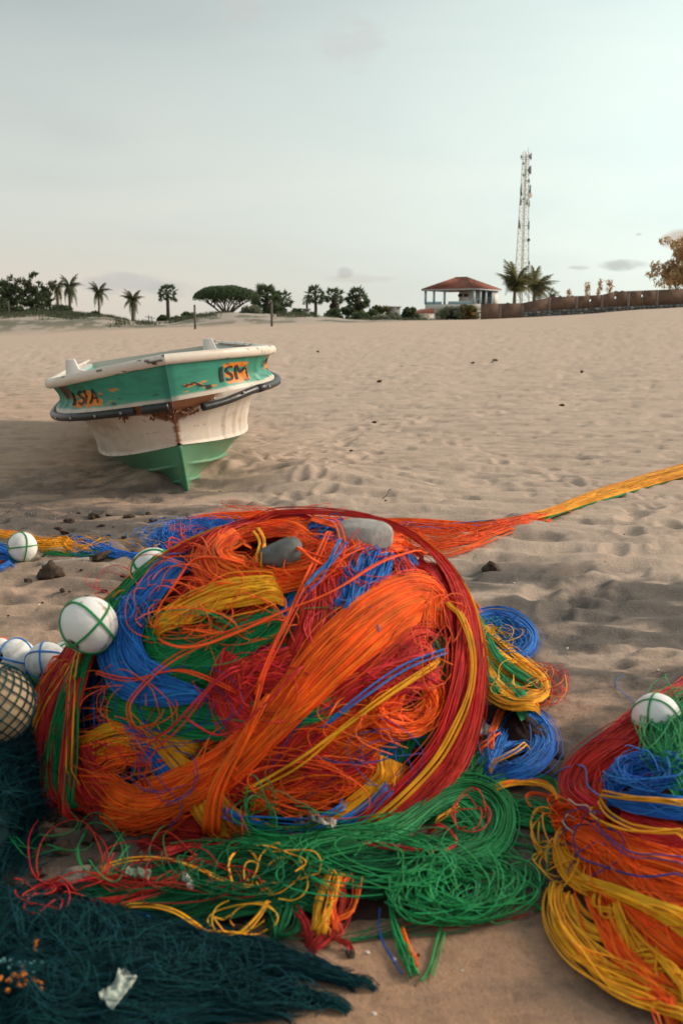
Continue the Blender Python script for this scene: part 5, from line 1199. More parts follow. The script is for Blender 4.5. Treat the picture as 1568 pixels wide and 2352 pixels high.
loops(yh, (1205, 1585), (56, 34), 9, 'Y', .5, .03, ground=True, blobs=(YEL,))
loops(yh, (1255, 1580), (36, 34), 16, 'R', .8, .012, ground=True, blobs=(), r=.0012)
loops(yh, (1235, 1615), (40, 22), 6, 'O', .8, .012, ground=True, blobs=())
hank(yh, [(1050, 1370), (1085, 1400), (1118, 1440)], 8, 40, 'O', .02, loose=.5, **kk)
bh = empty('twine_coil', G(1160, 1470), 'flat blue hank of net twine behind the yellow and green hank', 'fishing net')
kk = dict(blobs=(), ground=True)
hank(bh, [(1080, 1440), (1130, 1425), (1190, 1448), (1222, 1482), (1205, 1512), (1150, 1515)], [18, 20, 24, 20, 14, 12], 150, 'B', .012, thick=.35, **kk)
hank(bh, [(1090, 1460), (1150, 1470), (1210, 1500)], 26, 110, 'B', .010, loose=.4, **kk)
loops(bh, (1150, 1470), (56, 28), 7, 'B', .5, .02, blobs=(), ground=True)
loops(bh, (1120, 1475), (36, 20), 8, 'G', .8, .03, blobs=(), ground=True)
loops(bh, (1150, 1490), (40, 22), 6, 'Y', .8, .03, blobs=(), ground=True)
# thick blue coil
bc = pile('twine_coil', BLU, 'thick dark blue coil of net twine on the sand right of the heap', shr=.6)
kk = dict(blobs=(BLU,), ground=True)
hank(bc, [(1105, 1800), (1135, 1730), (1155, 1670), (1195, 1650), (1238, 1680), (1250, 1730), (1210, 1775), (1140, 1795)], [12, 17, 19, 20, 22, 22, 20, 13], 250, 'B', .012, thick=.3, **kk)
hank(bc, [(1120, 1760), (1160, 1720), (1210, 1710), (1240, 1740)], 18, 80, 'B', .004, loose=.3, **kk)
hank(bc, [(1110, 1800), (1170, 1790), (1225, 1765)], 18, 70, 'B', .010, loose=.4, **kk)
loops(bc, (1180, 1730), (60, 44), 7, 'B', .5, .04, blobs=(BLU,), ground=True)
hank(bc, [(1130, 1785), (1180, 1765), (1215, 1735)], 3, 8, 'Y', .05, loose=.6, **kk)
hank(bc, [(1128, 1735), (1142, 1690), (1150, 1660), (1185, 1640)], 6, 34, 'O', .05, loose=.4, **kk)
hank(bc, [(1108, 1745), (1130, 1735), (1145, 1700)], 5, 24, 'O', .04, loose=.4, **kk)
# green twine spread round the foot of the heap
gf = pile('fishing_net', FRONT, 'tangled green net twine with red and yellow strands spread at the foot of the heap', shr=.72)
kk = dict(blobs=(FRONT,), ground=True); kg = dict(blobs=(FRONT, MAIN), ground=True)
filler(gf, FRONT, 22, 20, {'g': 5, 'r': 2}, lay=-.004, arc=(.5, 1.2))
hank(gf, [(1060, 1640), (1095, 1700), (1100, 1760), (1040, 1800)], [14, 26, 28, 22], 170, 'G', .012, blobs=(MAIN, BLU), ground=True)
hank(gf, [(1040, 1690), (1070, 1750), (1050, 1810), (990, 1830)], 22, 90, 'G', .012, blobs=(MAIN, BLU), ground=True, loose=.3)
hank(gf, [(500, 1935), (640, 1965), (780, 1955), (900, 1925), (990, 1860), (1080, 1830), (1145, 1870), (1150, 1935), (1100, 1985), (1000, 1998)], [18, 24, 26, 28, 28, 26, 26, 28, 24, 16], 380, 'G', .016, thick=.3, **kg)
hank(gf, [(980, 1850), (1060, 1880), (1100, 1930), (1040, 1970), (930, 1970)], 34, 180, 'G', .012, loose=.3, **kg)
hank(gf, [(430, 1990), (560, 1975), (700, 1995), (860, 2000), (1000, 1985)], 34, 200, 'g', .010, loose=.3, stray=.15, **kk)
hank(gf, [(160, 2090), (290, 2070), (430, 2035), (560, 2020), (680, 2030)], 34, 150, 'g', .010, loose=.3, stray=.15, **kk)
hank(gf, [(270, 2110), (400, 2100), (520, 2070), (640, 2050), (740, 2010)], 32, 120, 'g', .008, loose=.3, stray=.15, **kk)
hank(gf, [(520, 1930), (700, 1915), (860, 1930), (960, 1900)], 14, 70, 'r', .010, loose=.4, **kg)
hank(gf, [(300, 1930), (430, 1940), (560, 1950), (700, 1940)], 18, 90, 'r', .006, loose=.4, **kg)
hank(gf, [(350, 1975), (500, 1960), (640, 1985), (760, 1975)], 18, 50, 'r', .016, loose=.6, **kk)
hank(gf, [(130, 2095), (260, 2090), (400, 2040), (480, 1990)], 10, 40, 'R', .02, loose=.8, **kk)
hank(gf, [(60, 2080), (150, 2050), (240, 2045), (330, 2060), (430, 2030)], 12, 34, 'R', .02, loose=.8, **kk)
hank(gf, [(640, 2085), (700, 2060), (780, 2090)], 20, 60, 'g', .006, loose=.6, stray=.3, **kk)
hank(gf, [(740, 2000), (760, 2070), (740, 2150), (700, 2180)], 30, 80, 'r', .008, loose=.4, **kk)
hank(gf, [(800, 2010), (780, 2080), (745, 2150)], 20, 30, 'O', .014, loose=.6, **kk)
hank(gf, [(775, 2010), (750, 2090), (725, 2160)], 18, 36, 'Y', .018, loose=.5, **kk)
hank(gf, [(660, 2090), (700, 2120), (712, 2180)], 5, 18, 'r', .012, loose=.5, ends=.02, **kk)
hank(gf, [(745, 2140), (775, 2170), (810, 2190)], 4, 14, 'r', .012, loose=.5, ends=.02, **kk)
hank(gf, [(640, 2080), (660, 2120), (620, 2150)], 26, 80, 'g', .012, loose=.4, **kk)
loops(gf, (1070, 2060), (105, 60), 60, 'G', .9, .012, blobs=(FRONT,), ground=True, r=.0018)
loops(gf, (980, 2070), (90, 50), 26, 'G', .8, .012, blobs=(FRONT,), ground=True, r=.0018)
loops(gf, (850, 2010), (160, 50), 24, 'G', .7, .03, blobs=(FRONT,), ground=True, r=.0018)
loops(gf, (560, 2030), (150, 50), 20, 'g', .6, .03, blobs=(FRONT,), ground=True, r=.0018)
loops(gf, (640, 2030), (70, 45), 5, 'Y', .7, .03, blobs=(FRONT,), ground=True, r=.0018)
loops(gf, (560, 2130), (60, 30), 4, 'Y', .7, .02, blobs=(FRONT,), ground=True, r=.0016)
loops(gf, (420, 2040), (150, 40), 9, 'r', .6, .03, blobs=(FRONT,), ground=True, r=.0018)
loops(gf, (170, 2000), (85, 85), 3, 'R', .8, .03, blobs=(TRF, FRONT), ground=True, jit=.1, r=.0018)
loops(gf, (120, 1930), (90, 80), 4, 'G', .7, .03, blobs=(TRF, FRONT), ground=True, jit=.2, r=.0018)
loops(gf, (240, 1980), (50, 70), 4, 'G', .7, .03, blobs=(TRF, FRONT), ground=True, jit=.2, r=.0018)
loops(gf, (90, 2095), (50, 24), 5, 'R', .9, .02, blobs=(TRF,), ground=True, r=.0018)
loops(gf, (1130, 2000), (80, 60), 14, 'G', .7, .01, blobs=(), ground=True, r=.0017)
hank(gf, [(895, 2080), (905, 2140), (930, 2200), (950, 2252)], [3, 5, 8, 7], 40, 'G', .008, ends=.0, loose=.3, **kk)
hank(gf, [(1015, 2110), (1000, 2180), (985, 2240), (968, 2262)], 2, 5, 'G', .006, ends=0, loose=.6, **kk)
hank(gf, [(1018, 2150), (1005, 2200), (990, 2250)], 2, 4, 'G', .006, ends=0, loose=.6, **kk)
hank(gf, [(922, 2140), (938, 2190), (958, 2232)], 2, 8, 'O', .012, ends=0, loose=.3, **kk)
hank(gf, [(868, 2090), (866, 2150), (890, 2200), (920, 2245)], 2, 2, 'b', .006, ends=0, loose=.4, **kk)
hank(gf, [(1160, 2035), (1200, 2060), (1248, 2098)], 1.5, 4, 'G', .004, ends=0, loose=.4, **kk)
cd = lambda p, c, **k: cord(gf, p, c, k.pop('lay', .03), blobs=k.pop('blobs', (FRONT, TRF)), ground=True, **k)
cd([(222, 2026), (302, 2003), (387, 2004), (463, 2028), (544, 2060), (640, 2066)], 'Y', n=5, w=3, r=.0022)
cd([(275, 2106), (340, 2100), (403, 2112), (450, 2140), (504, 2170), (555, 2160), (600, 2120), (625, 2070)], 'Y', n=4, w=3, r=.0022)
cd([(270, 2112), (350, 2130), (440, 2150), (520, 2172)], 'B', n=3, w=3, r=.002, lay=.02)
cd([(807, 1964), (880, 1972), (960, 1984), (1022, 1984), (1049, 1962), (1030, 1930), (980, 1911)], 'R', n=6, w=3, r=.0022)
cd([(1000, 1915), (1030, 1890), (1055, 1870)], 'Y', n=5, w=3, r=.002)
cd([(540, 2062), (530, 2010), (560, 1980), (590, 2010), (575, 2055)], 'Y', n=3, w=3, r=.002)
loops(gf, (1075, 1900), (40, 36), 5, 'R', .8, .04, blobs=(FRONT,), ground=True)

# green net and cords between the two heaps
gl = empty('fishing_net', G(1240, 1880), 'strip of green twine with orange and yellow cords between the two heaps', 'fishing net')
kk = dict(blobs=(RIGHT,), ground=True)
hank(gl, [(1150, 1855), (1240, 1870), (1330, 1895)], [14, 16, 14], 100, 'G', .008, loose=.3, **kk)
hank(gl, [(1155, 1895), (1240, 1900), (1330, 1925)], [8, 12, 16], 70, 'G', .008, loose=.3, **kk)
hank(gl, [(1110, 1838), (1176, 1808), (1244, 1815), (1295, 1838), (1335, 1872)], 7, 40, 'G', .03, loose=.5, **kk)
hank(gl, [(1125, 1840), (1180, 1822), (1244, 1826), (1290, 1850), (1330, 1872)], 6, 30, 'Y', .032, loose=.5, **kk)
hank(gl, [(1140, 1832), (1200, 1815), (1270, 1835)], 4, 12, 'O', .034, loose=.5, **kk)
cord(gl, [(1276, 1890), (1225, 1872), (1207, 1850), (1225, 1838), (1270, 1850), (1310, 1880)], 'O', .02, n=3, w=2, r=.002, **kk)
hank(gl, [(1150, 1930), (1210, 1938), (1260, 1960)], 8, 14, 'G', .004, loose=.8, **kk)

# ------------------------------------------------------------------ right-hand heap
rp = pile('fishing_net_pile', RIGHT, 'second net heap cut by the right edge, red over blue and orange, yellow in front')
filler(rp, RIGHT, 60, 26, {'O': 4, 'R': 3, 'B': 1.5, 'Y': 1}, lay=-.006)
kk = dict(blobs=(RIGHT,), ground=True); hr = lambda *a, **k: hank(rp, *a, **{**kk, **k})
hr([(1640, 1560), (1568, 1632), (1512, 1672), (1432, 1728), (1364, 1775), (1336, 1822), (1352, 1862), (1400, 1885)], [30, 32, 30, 28, 26, 24, 22, 18], 360, 'R', .030, thick=.35)
hr([(1600, 1620), (1520, 1680), (1450, 1740), (1400, 1810), (1390, 1860)], 30, 150, 'R', .020, loose=.3)
hr([(1480, 1750), (1560, 1720), (1640, 1690)], 24, 90, 'O', .020)
hr([(1390, 1850), (1440, 1800), (1500, 1770)], 16, 60, 'O', .024)
hr([(1610, 1620), (1560, 1660), (1540, 1710), (1550, 1780), (1600, 1830)], [30, 36, 38, 36, 30], 280, 'G', .045, loose=.25, stray=.1)
hr([(1405, 1858), (1460, 1872), (1530, 1885), (1640, 1900)], [10, 18, 20, 22], 150, 'B', .040)
hr([(1410, 1850), (1440, 1805), (1500, 1790), (1580, 1805), (1640, 1830)], [10, 22, 30, 34, 34], 220, 'B', .034, loose=.3, stray=.2)
loops(rp, (1500, 1825), (60, 34), 34, 'B', .7, .05, blobs=(RIGHT,), ground=True, r=.0018)
loops(rp, (1545, 1720), (40, 70), 18, 'G', .7, .06, blobs=(RIGHT,), ground=True)
hr([(1398, 1862), (1470, 1882), (1568, 1895), (1640, 1900)], 4, 18, 'Y', .062, loose=.6, r=.0022)
hr([(1300, 1870), (1330, 1920), (1398, 1964), (1483, 2000), (1568, 2030), (1650, 2060)], [12, 28, 36, 40, 44, 44], 330, 'O', .026)
hr([(1420, 1900), (1500, 1925), (1600, 1960)], 26, 110, 'R', .022, loose=.3)
hr([(1340, 1940), (1368, 2040), (1415, 2150), (1483, 2245), (1580, 2330)], [16, 34, 40, 42, 44], 360, 'O', .022)
hr([(1380, 1950), (1440, 2030), (1510, 2110), (1600, 2180)], [16, 40, 46, 50], 330, 'O', .030)
hr([(1350, 1960), (1400, 2060), (1450, 2150)], 20, 90, 'R', .024, loose=.3)
hr([(1315, 1910), (1285, 1965), (1300, 2020), (1350, 2070), (1410, 2095)], [8, 16, 20, 18, 10], 110, 'Y', .030, loose=.4, r=.002)
hr([(1290, 2040), (1276, 2110), (1310, 2190), (1390, 2260), (1490, 2310), (1600, 2350)], [12, 20, 22, 22, 20, 18], 110, 'Y', .022, loose=.35, stray=.1, r=.0022)
hr([(1290, 2070), (1330, 2130), (1400, 2160), (1450, 2150)], 16, 40, 'Y', .018, loose=.4, r=.002)
hr([(1350, 2020), (1398, 2050), (1466, 2078), (1568, 2130), (1640, 2180)], [6, 10, 12, 14, 14], 50, 'Y', .050, loose=.4, r=.0022)
hr([(1440, 2080), (1475, 2170), (1530, 2265), (1580, 2330)], [7, 11, 13, 13], 44, 'Y', .050, loose=.4, r=.0022)
hr([(1405, 2060), (1430, 2160), (1500, 2240), (1590, 2290)], 7, 18, 'Y', .056, loose=.6, r=.0022)
loops(rp, (1265, 1945), (34, 46), 7, 'Y', .8, .02, blobs=(RIGHT,), ground=True, r=.0022)
loops(rp, (1270, 2010), (44, 36), 6, 'Y', .8, .02, blobs=(RIGHT,), ground=True, r=.0022)
loops(rp, (1310, 1890), (34, 22), 16, 'O', .9, .03, blobs=(RIGHT,), ground=True, r=.0022)
loops(rp, (1390, 1990), (60, 60), 4, 'b', .5, .04, blobs=(RIGHT,), ground=True)
cord(rp, [(1290, 1818), (1330, 1795), (1368, 1800), (1375, 1840), (1405, 1868), (1440, 1880)], 'B', .05, r=.0022, **kk)
cord(rp, [(1398, 1877), (1388, 1910), (1432, 1942), (1500, 1958), (1600, 1955)], 'Y', .06, n=4, w=3, r=.0024, **kk)
cord(rp, [(1400, 1868), (1430, 1915), (1500, 1950), (1590, 1960)], 'Y', .06, n=4, w=3, r=.0024, **kk)
cord(rp, [(1370, 1905), (1352, 1950), (1370, 2000), (1420, 2020), (1500, 2050), (1600, 2050)], 'b', .055, n=2, w=3, r=.002, **kk)
cord(rp, [(1380, 1900), (1420, 1950), (1490, 2000), (1600, 2020)], 'b', .055, n=2, w=5, r=.002, **kk)
cord(rp, [(1340, 1870), (1360, 1885), (1385, 1892)], 'W', .06, r=.002, **kk)
cord(rp, [(1345, 1900), (1335, 1915), (1345, 1935)], 'W', .06, r=.002, **kk)
cord(rp, [(1500, 1588), (1455, 1558), (1425, 1556), (1412, 1570), (1425, 1595), (1470, 1630)], 'B', .006, r=.0016, blobs=(), ground=True)

# ------------------------------------------------------------------ nets trailing on the sand behind
ob = empty('fishing_net', G(1000, 1225), 'long orange net trailing into a yellow strip across the beach behind the heap', 'fishing net')
kk = dict(blobs=(), ground=True); o_ = lambda *a, **k: hank(ob, *a, **{**kk, 'thick': .25, **k})
o_([(400, 1206), (480, 1192), (580, 1190), (700, 1200), (820, 1206), (960, 1208), (1080, 1214), (1180, 1202), (1262, 1182)], [3, 6, 10, 10, 10, 8, 8, 7, 6], 150, 'O', .006, loose=.6, r=.0017, stray=.25)
o_([(880, 1225), (960, 1242), (1050, 1240), (1130, 1222), (1200, 1200), (1262, 1182)], [20, 20, 12, 9, 8, 6], 90, 'O', .006, loose=.6, r=.0017, stray=.25)
o_([(960, 1255), (1010, 1268), (1060, 1262), (1120, 1238), (1180, 1212)], [10, 12, 8, 8, 6], 50, 'O', .006, loose=.6, r=.0017, stray=.2)
o_([(1190, 1196), (1262, 1182), (1350, 1150), (1450, 1118), (1568, 1085), (1700, 1048)], [4, 7, 9, 10, 11, 11], 300, 'Y', .014, loose=.4, r=.0022, stray=.12)
o_([(1230, 1196), (1300, 1172), (1400, 1142), (1568, 1092), (1700, 1055)], 4, 34, 'G', .004, loose=.6, r=.002)
o_([(1180, 1200), (1240, 1188), (1310, 1168)], 4, 60, 'O', .018, loose=.5, r=.0022)
o_([(900, 1207), (1000, 1213), (1150, 1205)], 6, 12, 'B', .012, loose=.6, r=.0018)
loops(ob, (640, 1192), (120, 8), 24, 'O', .7, .01, blobs=(), ground=True, r=.0018)
loops(ob, (1010, 1240), (80, 20), 24, 'O', .7, .01, blobs=(), ground=True, r=.0018)
bb = empty('fishing_net', G(460, 1240), 'loose scribble of bright blue twine on the sand behind the heap', 'fishing net')
loops(bb, (460, 1240), (72, 26), 200, 'B', 1.1, .008, blobs=(), ground=True, r=.0019, jit=.5, lift=.014)
hank(bb, [(378, 1255), (385, 1222), (440, 1207), (520, 1208), (600, 1216)], [6, 10, 8, 8, 10], 120, 'B', .008, loose=.4, r=.002, **kk)
hank(bb, [(400, 1275), (440, 1262), (520, 1250), (600, 1235)], 12, 110, 'B', .008, loose=.5, r=.002, **kk)
loops(bb, (415, 1222), (22, 9), 8, 'O', .9, .02, blobs=(), ground=True, r=.0018)
loops(bb, (480, 1240), (50, 18), 10, 'R', .8, .02, blobs=(), ground=True, r=.0016)
lb = empty('fishing_net', G(200, 1262), 'thin blue and yellow net dragged along the sand at the left behind the floats', 'fishing net')
l_ = lambda *a, **k: hank(lb, *a, **{**kk, 'thick': .3, **k})
l_([(-60, 1225), (20, 1236), (100, 1256), (160, 1254), (220, 1268)], [8, 8, 12, 9, 4], 150, 'Y', .008, loose=.5, r=.0019, stray=.2)
l_([(150, 1240), (190, 1246), (230, 1266), (270, 1278), (320, 1284), (380, 1292)], [4, 8, 10, 7, 7, 8], 170, 'B', .010, loose=.4, r=.0021)
l_([(-60, 1262), (0, 1272), (40, 1278)], [16, 18, 6], 130, 'B', .008, r=.002)
l_([(90, 1272), (160, 1272), (220, 1274), (270, 1282)], 5, 40, 'G', .006, loose=.6, r=.0018)
l_([(-40, 1300), (0, 1305), (30, 1290)], 12, 50, 'B', .008, r=.002, loose=.4)
l_([(-30, 1312), (0, 1300), (12, 1292)], 6, 34, 'O', .012, r=.002, loose=.4)
l_([(110, 1262), (140, 1240), (170, 1245), (140, 1262), (190, 1270)], 5, 40, 'Y', .014, loose=.6, r=.0018)
loops(lb, (190, 1258), (50, 12), 16, 'Y', .8, .01, blobs=(), ground=True, r=.0016)
loops(lb, (220, 1266), (40, 10), 16, 'B', .8, .01, blobs=(), ground=True, r=.0016)
loops(lb, (300, 1262), (60, 10), 5, 'Y', .6, .008, blobs=(), ground=True, r=.0015)
rh = empty('twine_coil', at(265, 1385, 3.4), 'small bright red hank tucked behind the biggest float', 'fishing net')
RB = Blob((at(275, 1400, 3.45)[0], 3.45, 0), (.17, .15, .20), 2.0); RB.mesh('pile_core', M_core, rh, 18, .01, .85)
hank(rh, [(215, 1420), (232, 1375), (270, 1352), (320, 1358), (360, 1370)], [18, 20, 20, 18, 12], 160, 'R', .008, blobs=(RB,), snap=RB)
hank(rh, [(240, 1420), (280, 1385), (340, 1380)], 24, 90, 'R', .006, blobs=(RB,), snap=RB)
loops(rh, (262, 1355), (55, 28), 6, 'R', .7, .02, blobs=(RB,), ground=True, snap=RB, r=.0015)

# ------------------------------------------------------------------ dark trawl net at the left and in the corner
M_dnet = mat_plain('dark_net_body', (.006, .022, .026), .95, noise=.6, nscale=14, bump=.02, bscale=22, spec=.1)
tn = empty('trawl_net', (TRW.c[0], TRW.c[1], 0), 'heaped fine dark teal trawl net filling the lower left corner', 'trawl net')
TRW.mesh('net_body', M_dnet, tn, 60, .14, .97, 3); TRF.mesh('net_body', M_dnet, tn, 60, .05, .97, 4)
def fuzz(parent, b, n, L_, seed, lay=.0, k=7, r=.0009, col='T'):
    D = rng.normal(0, 1, (n, 3)); D[:, 2] = np.abs(D[:, 2]); D /= np.linalg.norm(D, axis=1)[:, None]; f = (np.abs(D)**b.p).sum(-1)**(1/b.p); P0 = b.unloc(D/f[:, None]); N = D/b.r; N /= np.linalg.norm(N, axis=1)[:, None]
    d = np.cross(N, rng.normal(0, 1, (n, 3))); a = rng.normal(0, .6, (n, k)).cumsum(1); s = np.linspace(-.5, .5, k); d /= np.linalg.norm(d, axis=1)[:, None]+1e-9; e = np.cross(N, d)
    P = P0[:, None]+L_*rng.uniform(.4, 1.4, n)[:, None, None]*(s[None, :, None]*d[:, None]+.14*a[..., None]*e[:, None])+N[:, None]*(lay+np.abs(smooth_rand(n, k, 3, .008))+.001)[..., None]
    P[..., 2] = np.maximum(P[..., 2], .004); TRI[0] += n*(k-1)*6
    o = strands_mesh('net_fibre', P, np.repeat(N[:, None], k, 1), r, TW[col], parent); o['kind'] = 'stuff'
fuzz(tn, TRW, 24000, .08, 1, .004, r=.0007); fuzz(tn, TRF, 26000, .07, 2, .003, r=.0007)
kt = dict(blobs=(TRF, TRW), ground=True)
for pth, w, n in [([(180, 2120), (330, 2140), (480, 2175), (620, 2210), (720, 2235), (800, 2262), (890, 2272)], [34, 36, 32, 24, 16, 10, 5], 460), ([(260, 2170), (420, 2200), (600, 2225), (740, 2250), (830, 2285)], [30, 30, 20, 12, 6], 300),
                  ([(-20, 2250), (200, 2240), (420, 2260), (600, 2290), (740, 2310), (830, 2325)], [40, 40, 30, 20, 12, 6], 460), ([(0, 2330), (200, 2320), (420, 2330), (560, 2345), (700, 2350)], [34, 34, 22, 12, 6], 220),
                  ([(-30, 1560), (40, 1545), (100, 1580), (90, 1680), (70, 1800)], [24, 30, 30, 34, 30], 320), ([(-20, 1700), (40, 1720), (60, 1820), (40, 1900)], 36, 220), ([(-20, 2000), (60, 1960), (110, 1920)], 34, 200), ([(-30, 2120), (120, 2110), (200, 2150), (260, 2230)], 44, 260)]:
    hank(tn, pth, w, n, 'T', .010, loose=.7, stray=.45, r=.0008, thick=.2, fray=.45, **kt)
for cc in [(40, 1700), (60, 1800), (30, 1860), (90, 2160), (200, 2190), (350, 2230), (150, 2300), (500, 2240)]: loops(tn, cc, (70, 45), 40, 'T', .7, .01, blobs=(TRF, TRW), ground=True, r=.0009, lift=.03, jit=.6)
loops(tn, (620, 2310), (90, 26), 60, 'T', .8, .01, blobs=(TRF,), ground=True, r=.0011)
loops(tn, (420, 2270), (120, 30), 50, 'T', .7, .015, blobs=(TRF,), ground=True, r=.0011)
# float under diamond mesh
nf = empty('net_covered_float', at(-6, 1616, 2.48), 'large beige float held under green diamond mesh at the left edge', 'float')
def netball():
    import bmesh as bm_
    r = .095; n, m = 30, 44; th = np.linspace(0, math.pi, n); ph = np.linspace(0, 2*math.pi, m, endpoint=False); T, Ph = np.meshgrid(th, ph, indexing='ij'); D = np.stack([np.sin(T)*np.cos(Ph), np.sin(T)*np.sin(Ph)*.9, np.cos(T)*1.1], -1)
    i = np.arange(n-1)[:, None]*m; j = np.arange(m)[None]; j2 = (j+1) % m; o = mesh_from('ball', (D*r).reshape(-1, 3), np.stack([i+j, i+m+j, i+m+j2, i+j2], -1).reshape(-1, 4), mat_plain('beige_foam', (.46, .34, .21), .8, noise=.15, nscale=20), nf, True); o['local'] = 1
    mb = MB()
    for s_ in (-1, 1):
        for k in range(16):
            a = np.linspace(.25, math.pi-.15, 26); p = k*2*math.pi/16+s_*a*1.15; P = np.stack([np.sin(a)*np.cos(p), np.sin(a)*np.sin(p)*.9, np.cos(a)*1.1], -1)*r*1.035; mb.tube(P, .0019, 5, False)
    o = mb.build('diamond_mesh', TW['T'], nf, True); o['local'] = 1
netball()
hank(tn, [(62, 1590), (70, 1602), (68, 1630), (64, 1650)], 6, 26, 'W', .05, loose=.5, r=.0016, blobs=(TRW,), snap=TRW)
hank(tn, [(50, 1580), (66, 1590), (74, 1610)], 4, 14, 'G', .08, loose=.5, r=.002, blobs=(TRW,), snap=TRW)
# cluster of small orange foam beads caught in the net
M_bead = mat_plain('orange_bead', (.50, .15, .015), .8, island=.25); M_beadt = mat_plain('teal_bead', (.10, .25, .26), .8, island=.4)
def cluster(name, label, cat, spots, mat, r, seed):
    g = np.random.default_rng(seed); q, n_ = project(np.array([s_[0] for s_ in spots]), np.array([s_[1] for s_ in spots]), [TRF, TRW], True, TRF); q = q+n_*.022; root = empty(name, q[0], label, cat)
    for p_ in q:
        rr = r*g.uniform(.7, 1.3); m = MB(); a = np.linspace(0, math.pi, 6); m.tube([tuple(p_-q[0]+[0, 0, rr*.6-rr*math.cos(t)]) for t in a], [max(.001, rr*math.sin(t)*1.1) for t in a], 8); m.build('bead', mat, root, True)
g = np.random.default_rng(17)
cluster('bead_cluster', 'cluster of small orange beads caught in the dark net at the lower left', 'beads', [(g.uniform(0, 95), 2275+g.normal(0, 12)+.1*i) for i in range(26)], M_bead, .0042, 1)
cluster('bead_cluster', 'pale teal frayed bits just above the orange beads in the dark net', 'beads', [(g.uniform(0, 110), 2240+g.normal(0, 7)) for i in range(24)], M_beadt, .004, 2)
cluster('bead_cluster', 'short upright row of orange beads on the dark net', 'beads', [(80+g.normal(0, 4), 2180+i*4) for i in range(9)], M_bead, .0038, 3)
settle()

# ------------------------------------------------------------------ clods, stones, shells, twigs, litter
def clod(u, v, wpx, label=None, seed=1, on=(), mat=M_clod, hr=.65, name='clod', cat='clod', group='dark clods scattered on the sand'):
    q, n_ = project(np.array([float(u)]), np.array([float(v)]), list(on), True, on[0] if on else None); q = q[0]; dep = np.linalg.norm(q-CAM); w = wpx*dep/F/2
    o = stone(0, 0, 0, (w, w*.8, w*hr), (random.uniform(-20, 20), random.uniform(-20, 20), random.uniform(0, 360)), label or 'small dark brown clod lying on the sand between the boat and the nets', seed, mat, name, cat, rough=.85, sub=3, on=None, group=group)
    o.location = tuple(q+np.array([0, 0, w*hr*.45])); return o
SMALL = []
clod(1128, 1310, 46, 'big dark brown clod alone on the sand right of the net heap', 1, group=None)
clod(110, 1326, 60, 'wide dark clod on the sand left, below the grey stick', 2, group=None)
clod(62, 1334, 32, 'dark clod lying left of the wide one, near the left edge', 3, group=None) if False else None
clod(195, 1372-2, 50, 'largest dark clod above the big float', 4, group=None) if False else None
for i, (u, v, w) in enumerate([(64, 1335, 34), (144, 1357, 28), (160, 1360, 14), (195, 1294, 26), (232, 1281, 46), (240, 1358, 26), (200, 1370, 12), (187, 1310, 16), (205, 1298, 22), (300, 1190, 34), (342, 1183, 26), (220, 1191, 40), (250, 1186, 30),
      (285, 1235, 18), (320, 1230, 22), (250, 1232, 16), (352, 1197, 36), (380, 1192, 20), (400, 1192, 14), (415, 1187, 12), (400, 1205, 12), (335, 1227, 16), (365, 1252, 22), (305, 1268, 20), (285, 1325, 30), (260, 1336, 14), (238, 1340, 16), (350, 1342, 26), (335, 1330, 22), (375, 1265, 16),
      (302, 1345, 20), (318, 1372, 24), (175, 1262, 20), (180, 1182, 24), (160, 1200, 30), (200, 1205, 24), (232, 1210, 22), (135, 1216, 26), (262, 1212, 14), (300, 1208, 12), (475, 1182, 8), (505, 1132, 14), (478, 1130, 10), (98, 1385, 10), (150, 1492, 10), (20, 1415, 8), (180, 1392, 20), (205, 1260, 24), (150, 1226, 30),
      (870, 877, 14), (1085, 834, 16), (1135, 828, 12), (1335, 855, 12), (858, 972, 16), (1290, 932, 14), (730, 808, 12), (1130, 832, 8), (806, 1036, 12), (1536, 1236, 8), (1432, 1228, 8), (885, 1150, 8), (960, 1143, 6)]):
    SMALL.append((clod(u, v, w*random.uniform(.55, .95), 'small dark brown clod lying on the open sand' , 10+i, hr=.42), u, v))
M_dead = mat_plain('grey_driftwood', (.30, .275, .24), .85, noise=.25, nscale=12)
def stick(u0, v0, u1, v1, r, label, mat=M_dead, bend=.0, name='stick', sides=8, end=None, group=None):
    p0, p1 = G(u0, v0), G(u1, v1); d = p1-p0; root = empty(name, p0, label, name, group); k = np.linspace(0, 1, 8)[:, None]; P = d*k; P[:, 2] += r*.8+bend*np.sin(np.pi*k[:, 0]); P[:, :2] += bend*.5*np.sin(np.pi*2*k)*[[1, -1]]
    rad = np.linspace(r, r*.8, 8); MB().tube(P, rad, sides).build('shaft', mat, root, True); 
    MB().tube([P[4], P[4]+[.12*np.linalg.norm(d), .02, .05*np.linalg.norm(d)]], [r*.6, r*.3], 5).build('side_shoot' if name != 'pipe' else 'fitting', mat, root)
    return root
stick(88, 1302, 205, 1288, .014, 'pale grey straight stick lying in front of the left float')
stick(222, 1310, 275, 1296, .004, 'thin bent twig on the sand left of the heap', bend=.01)
stick(18, 1178, 55, 1160, .003, 'thin curled dark twig on the sand at far left', M_bark, bend=.03)
stick(100, 1238, 195, 1232, .006, 'dark flat strip of driftwood behind the yellow net', M_bark)
stick(878, 1146, 905, 1128, .003, 'small forked twig sticking up from the sand behind the heap', M_bark, bend=.03)
stick(920, 842, 960, 840, .006, 'thin straight twig far out on the sand', M_bark)
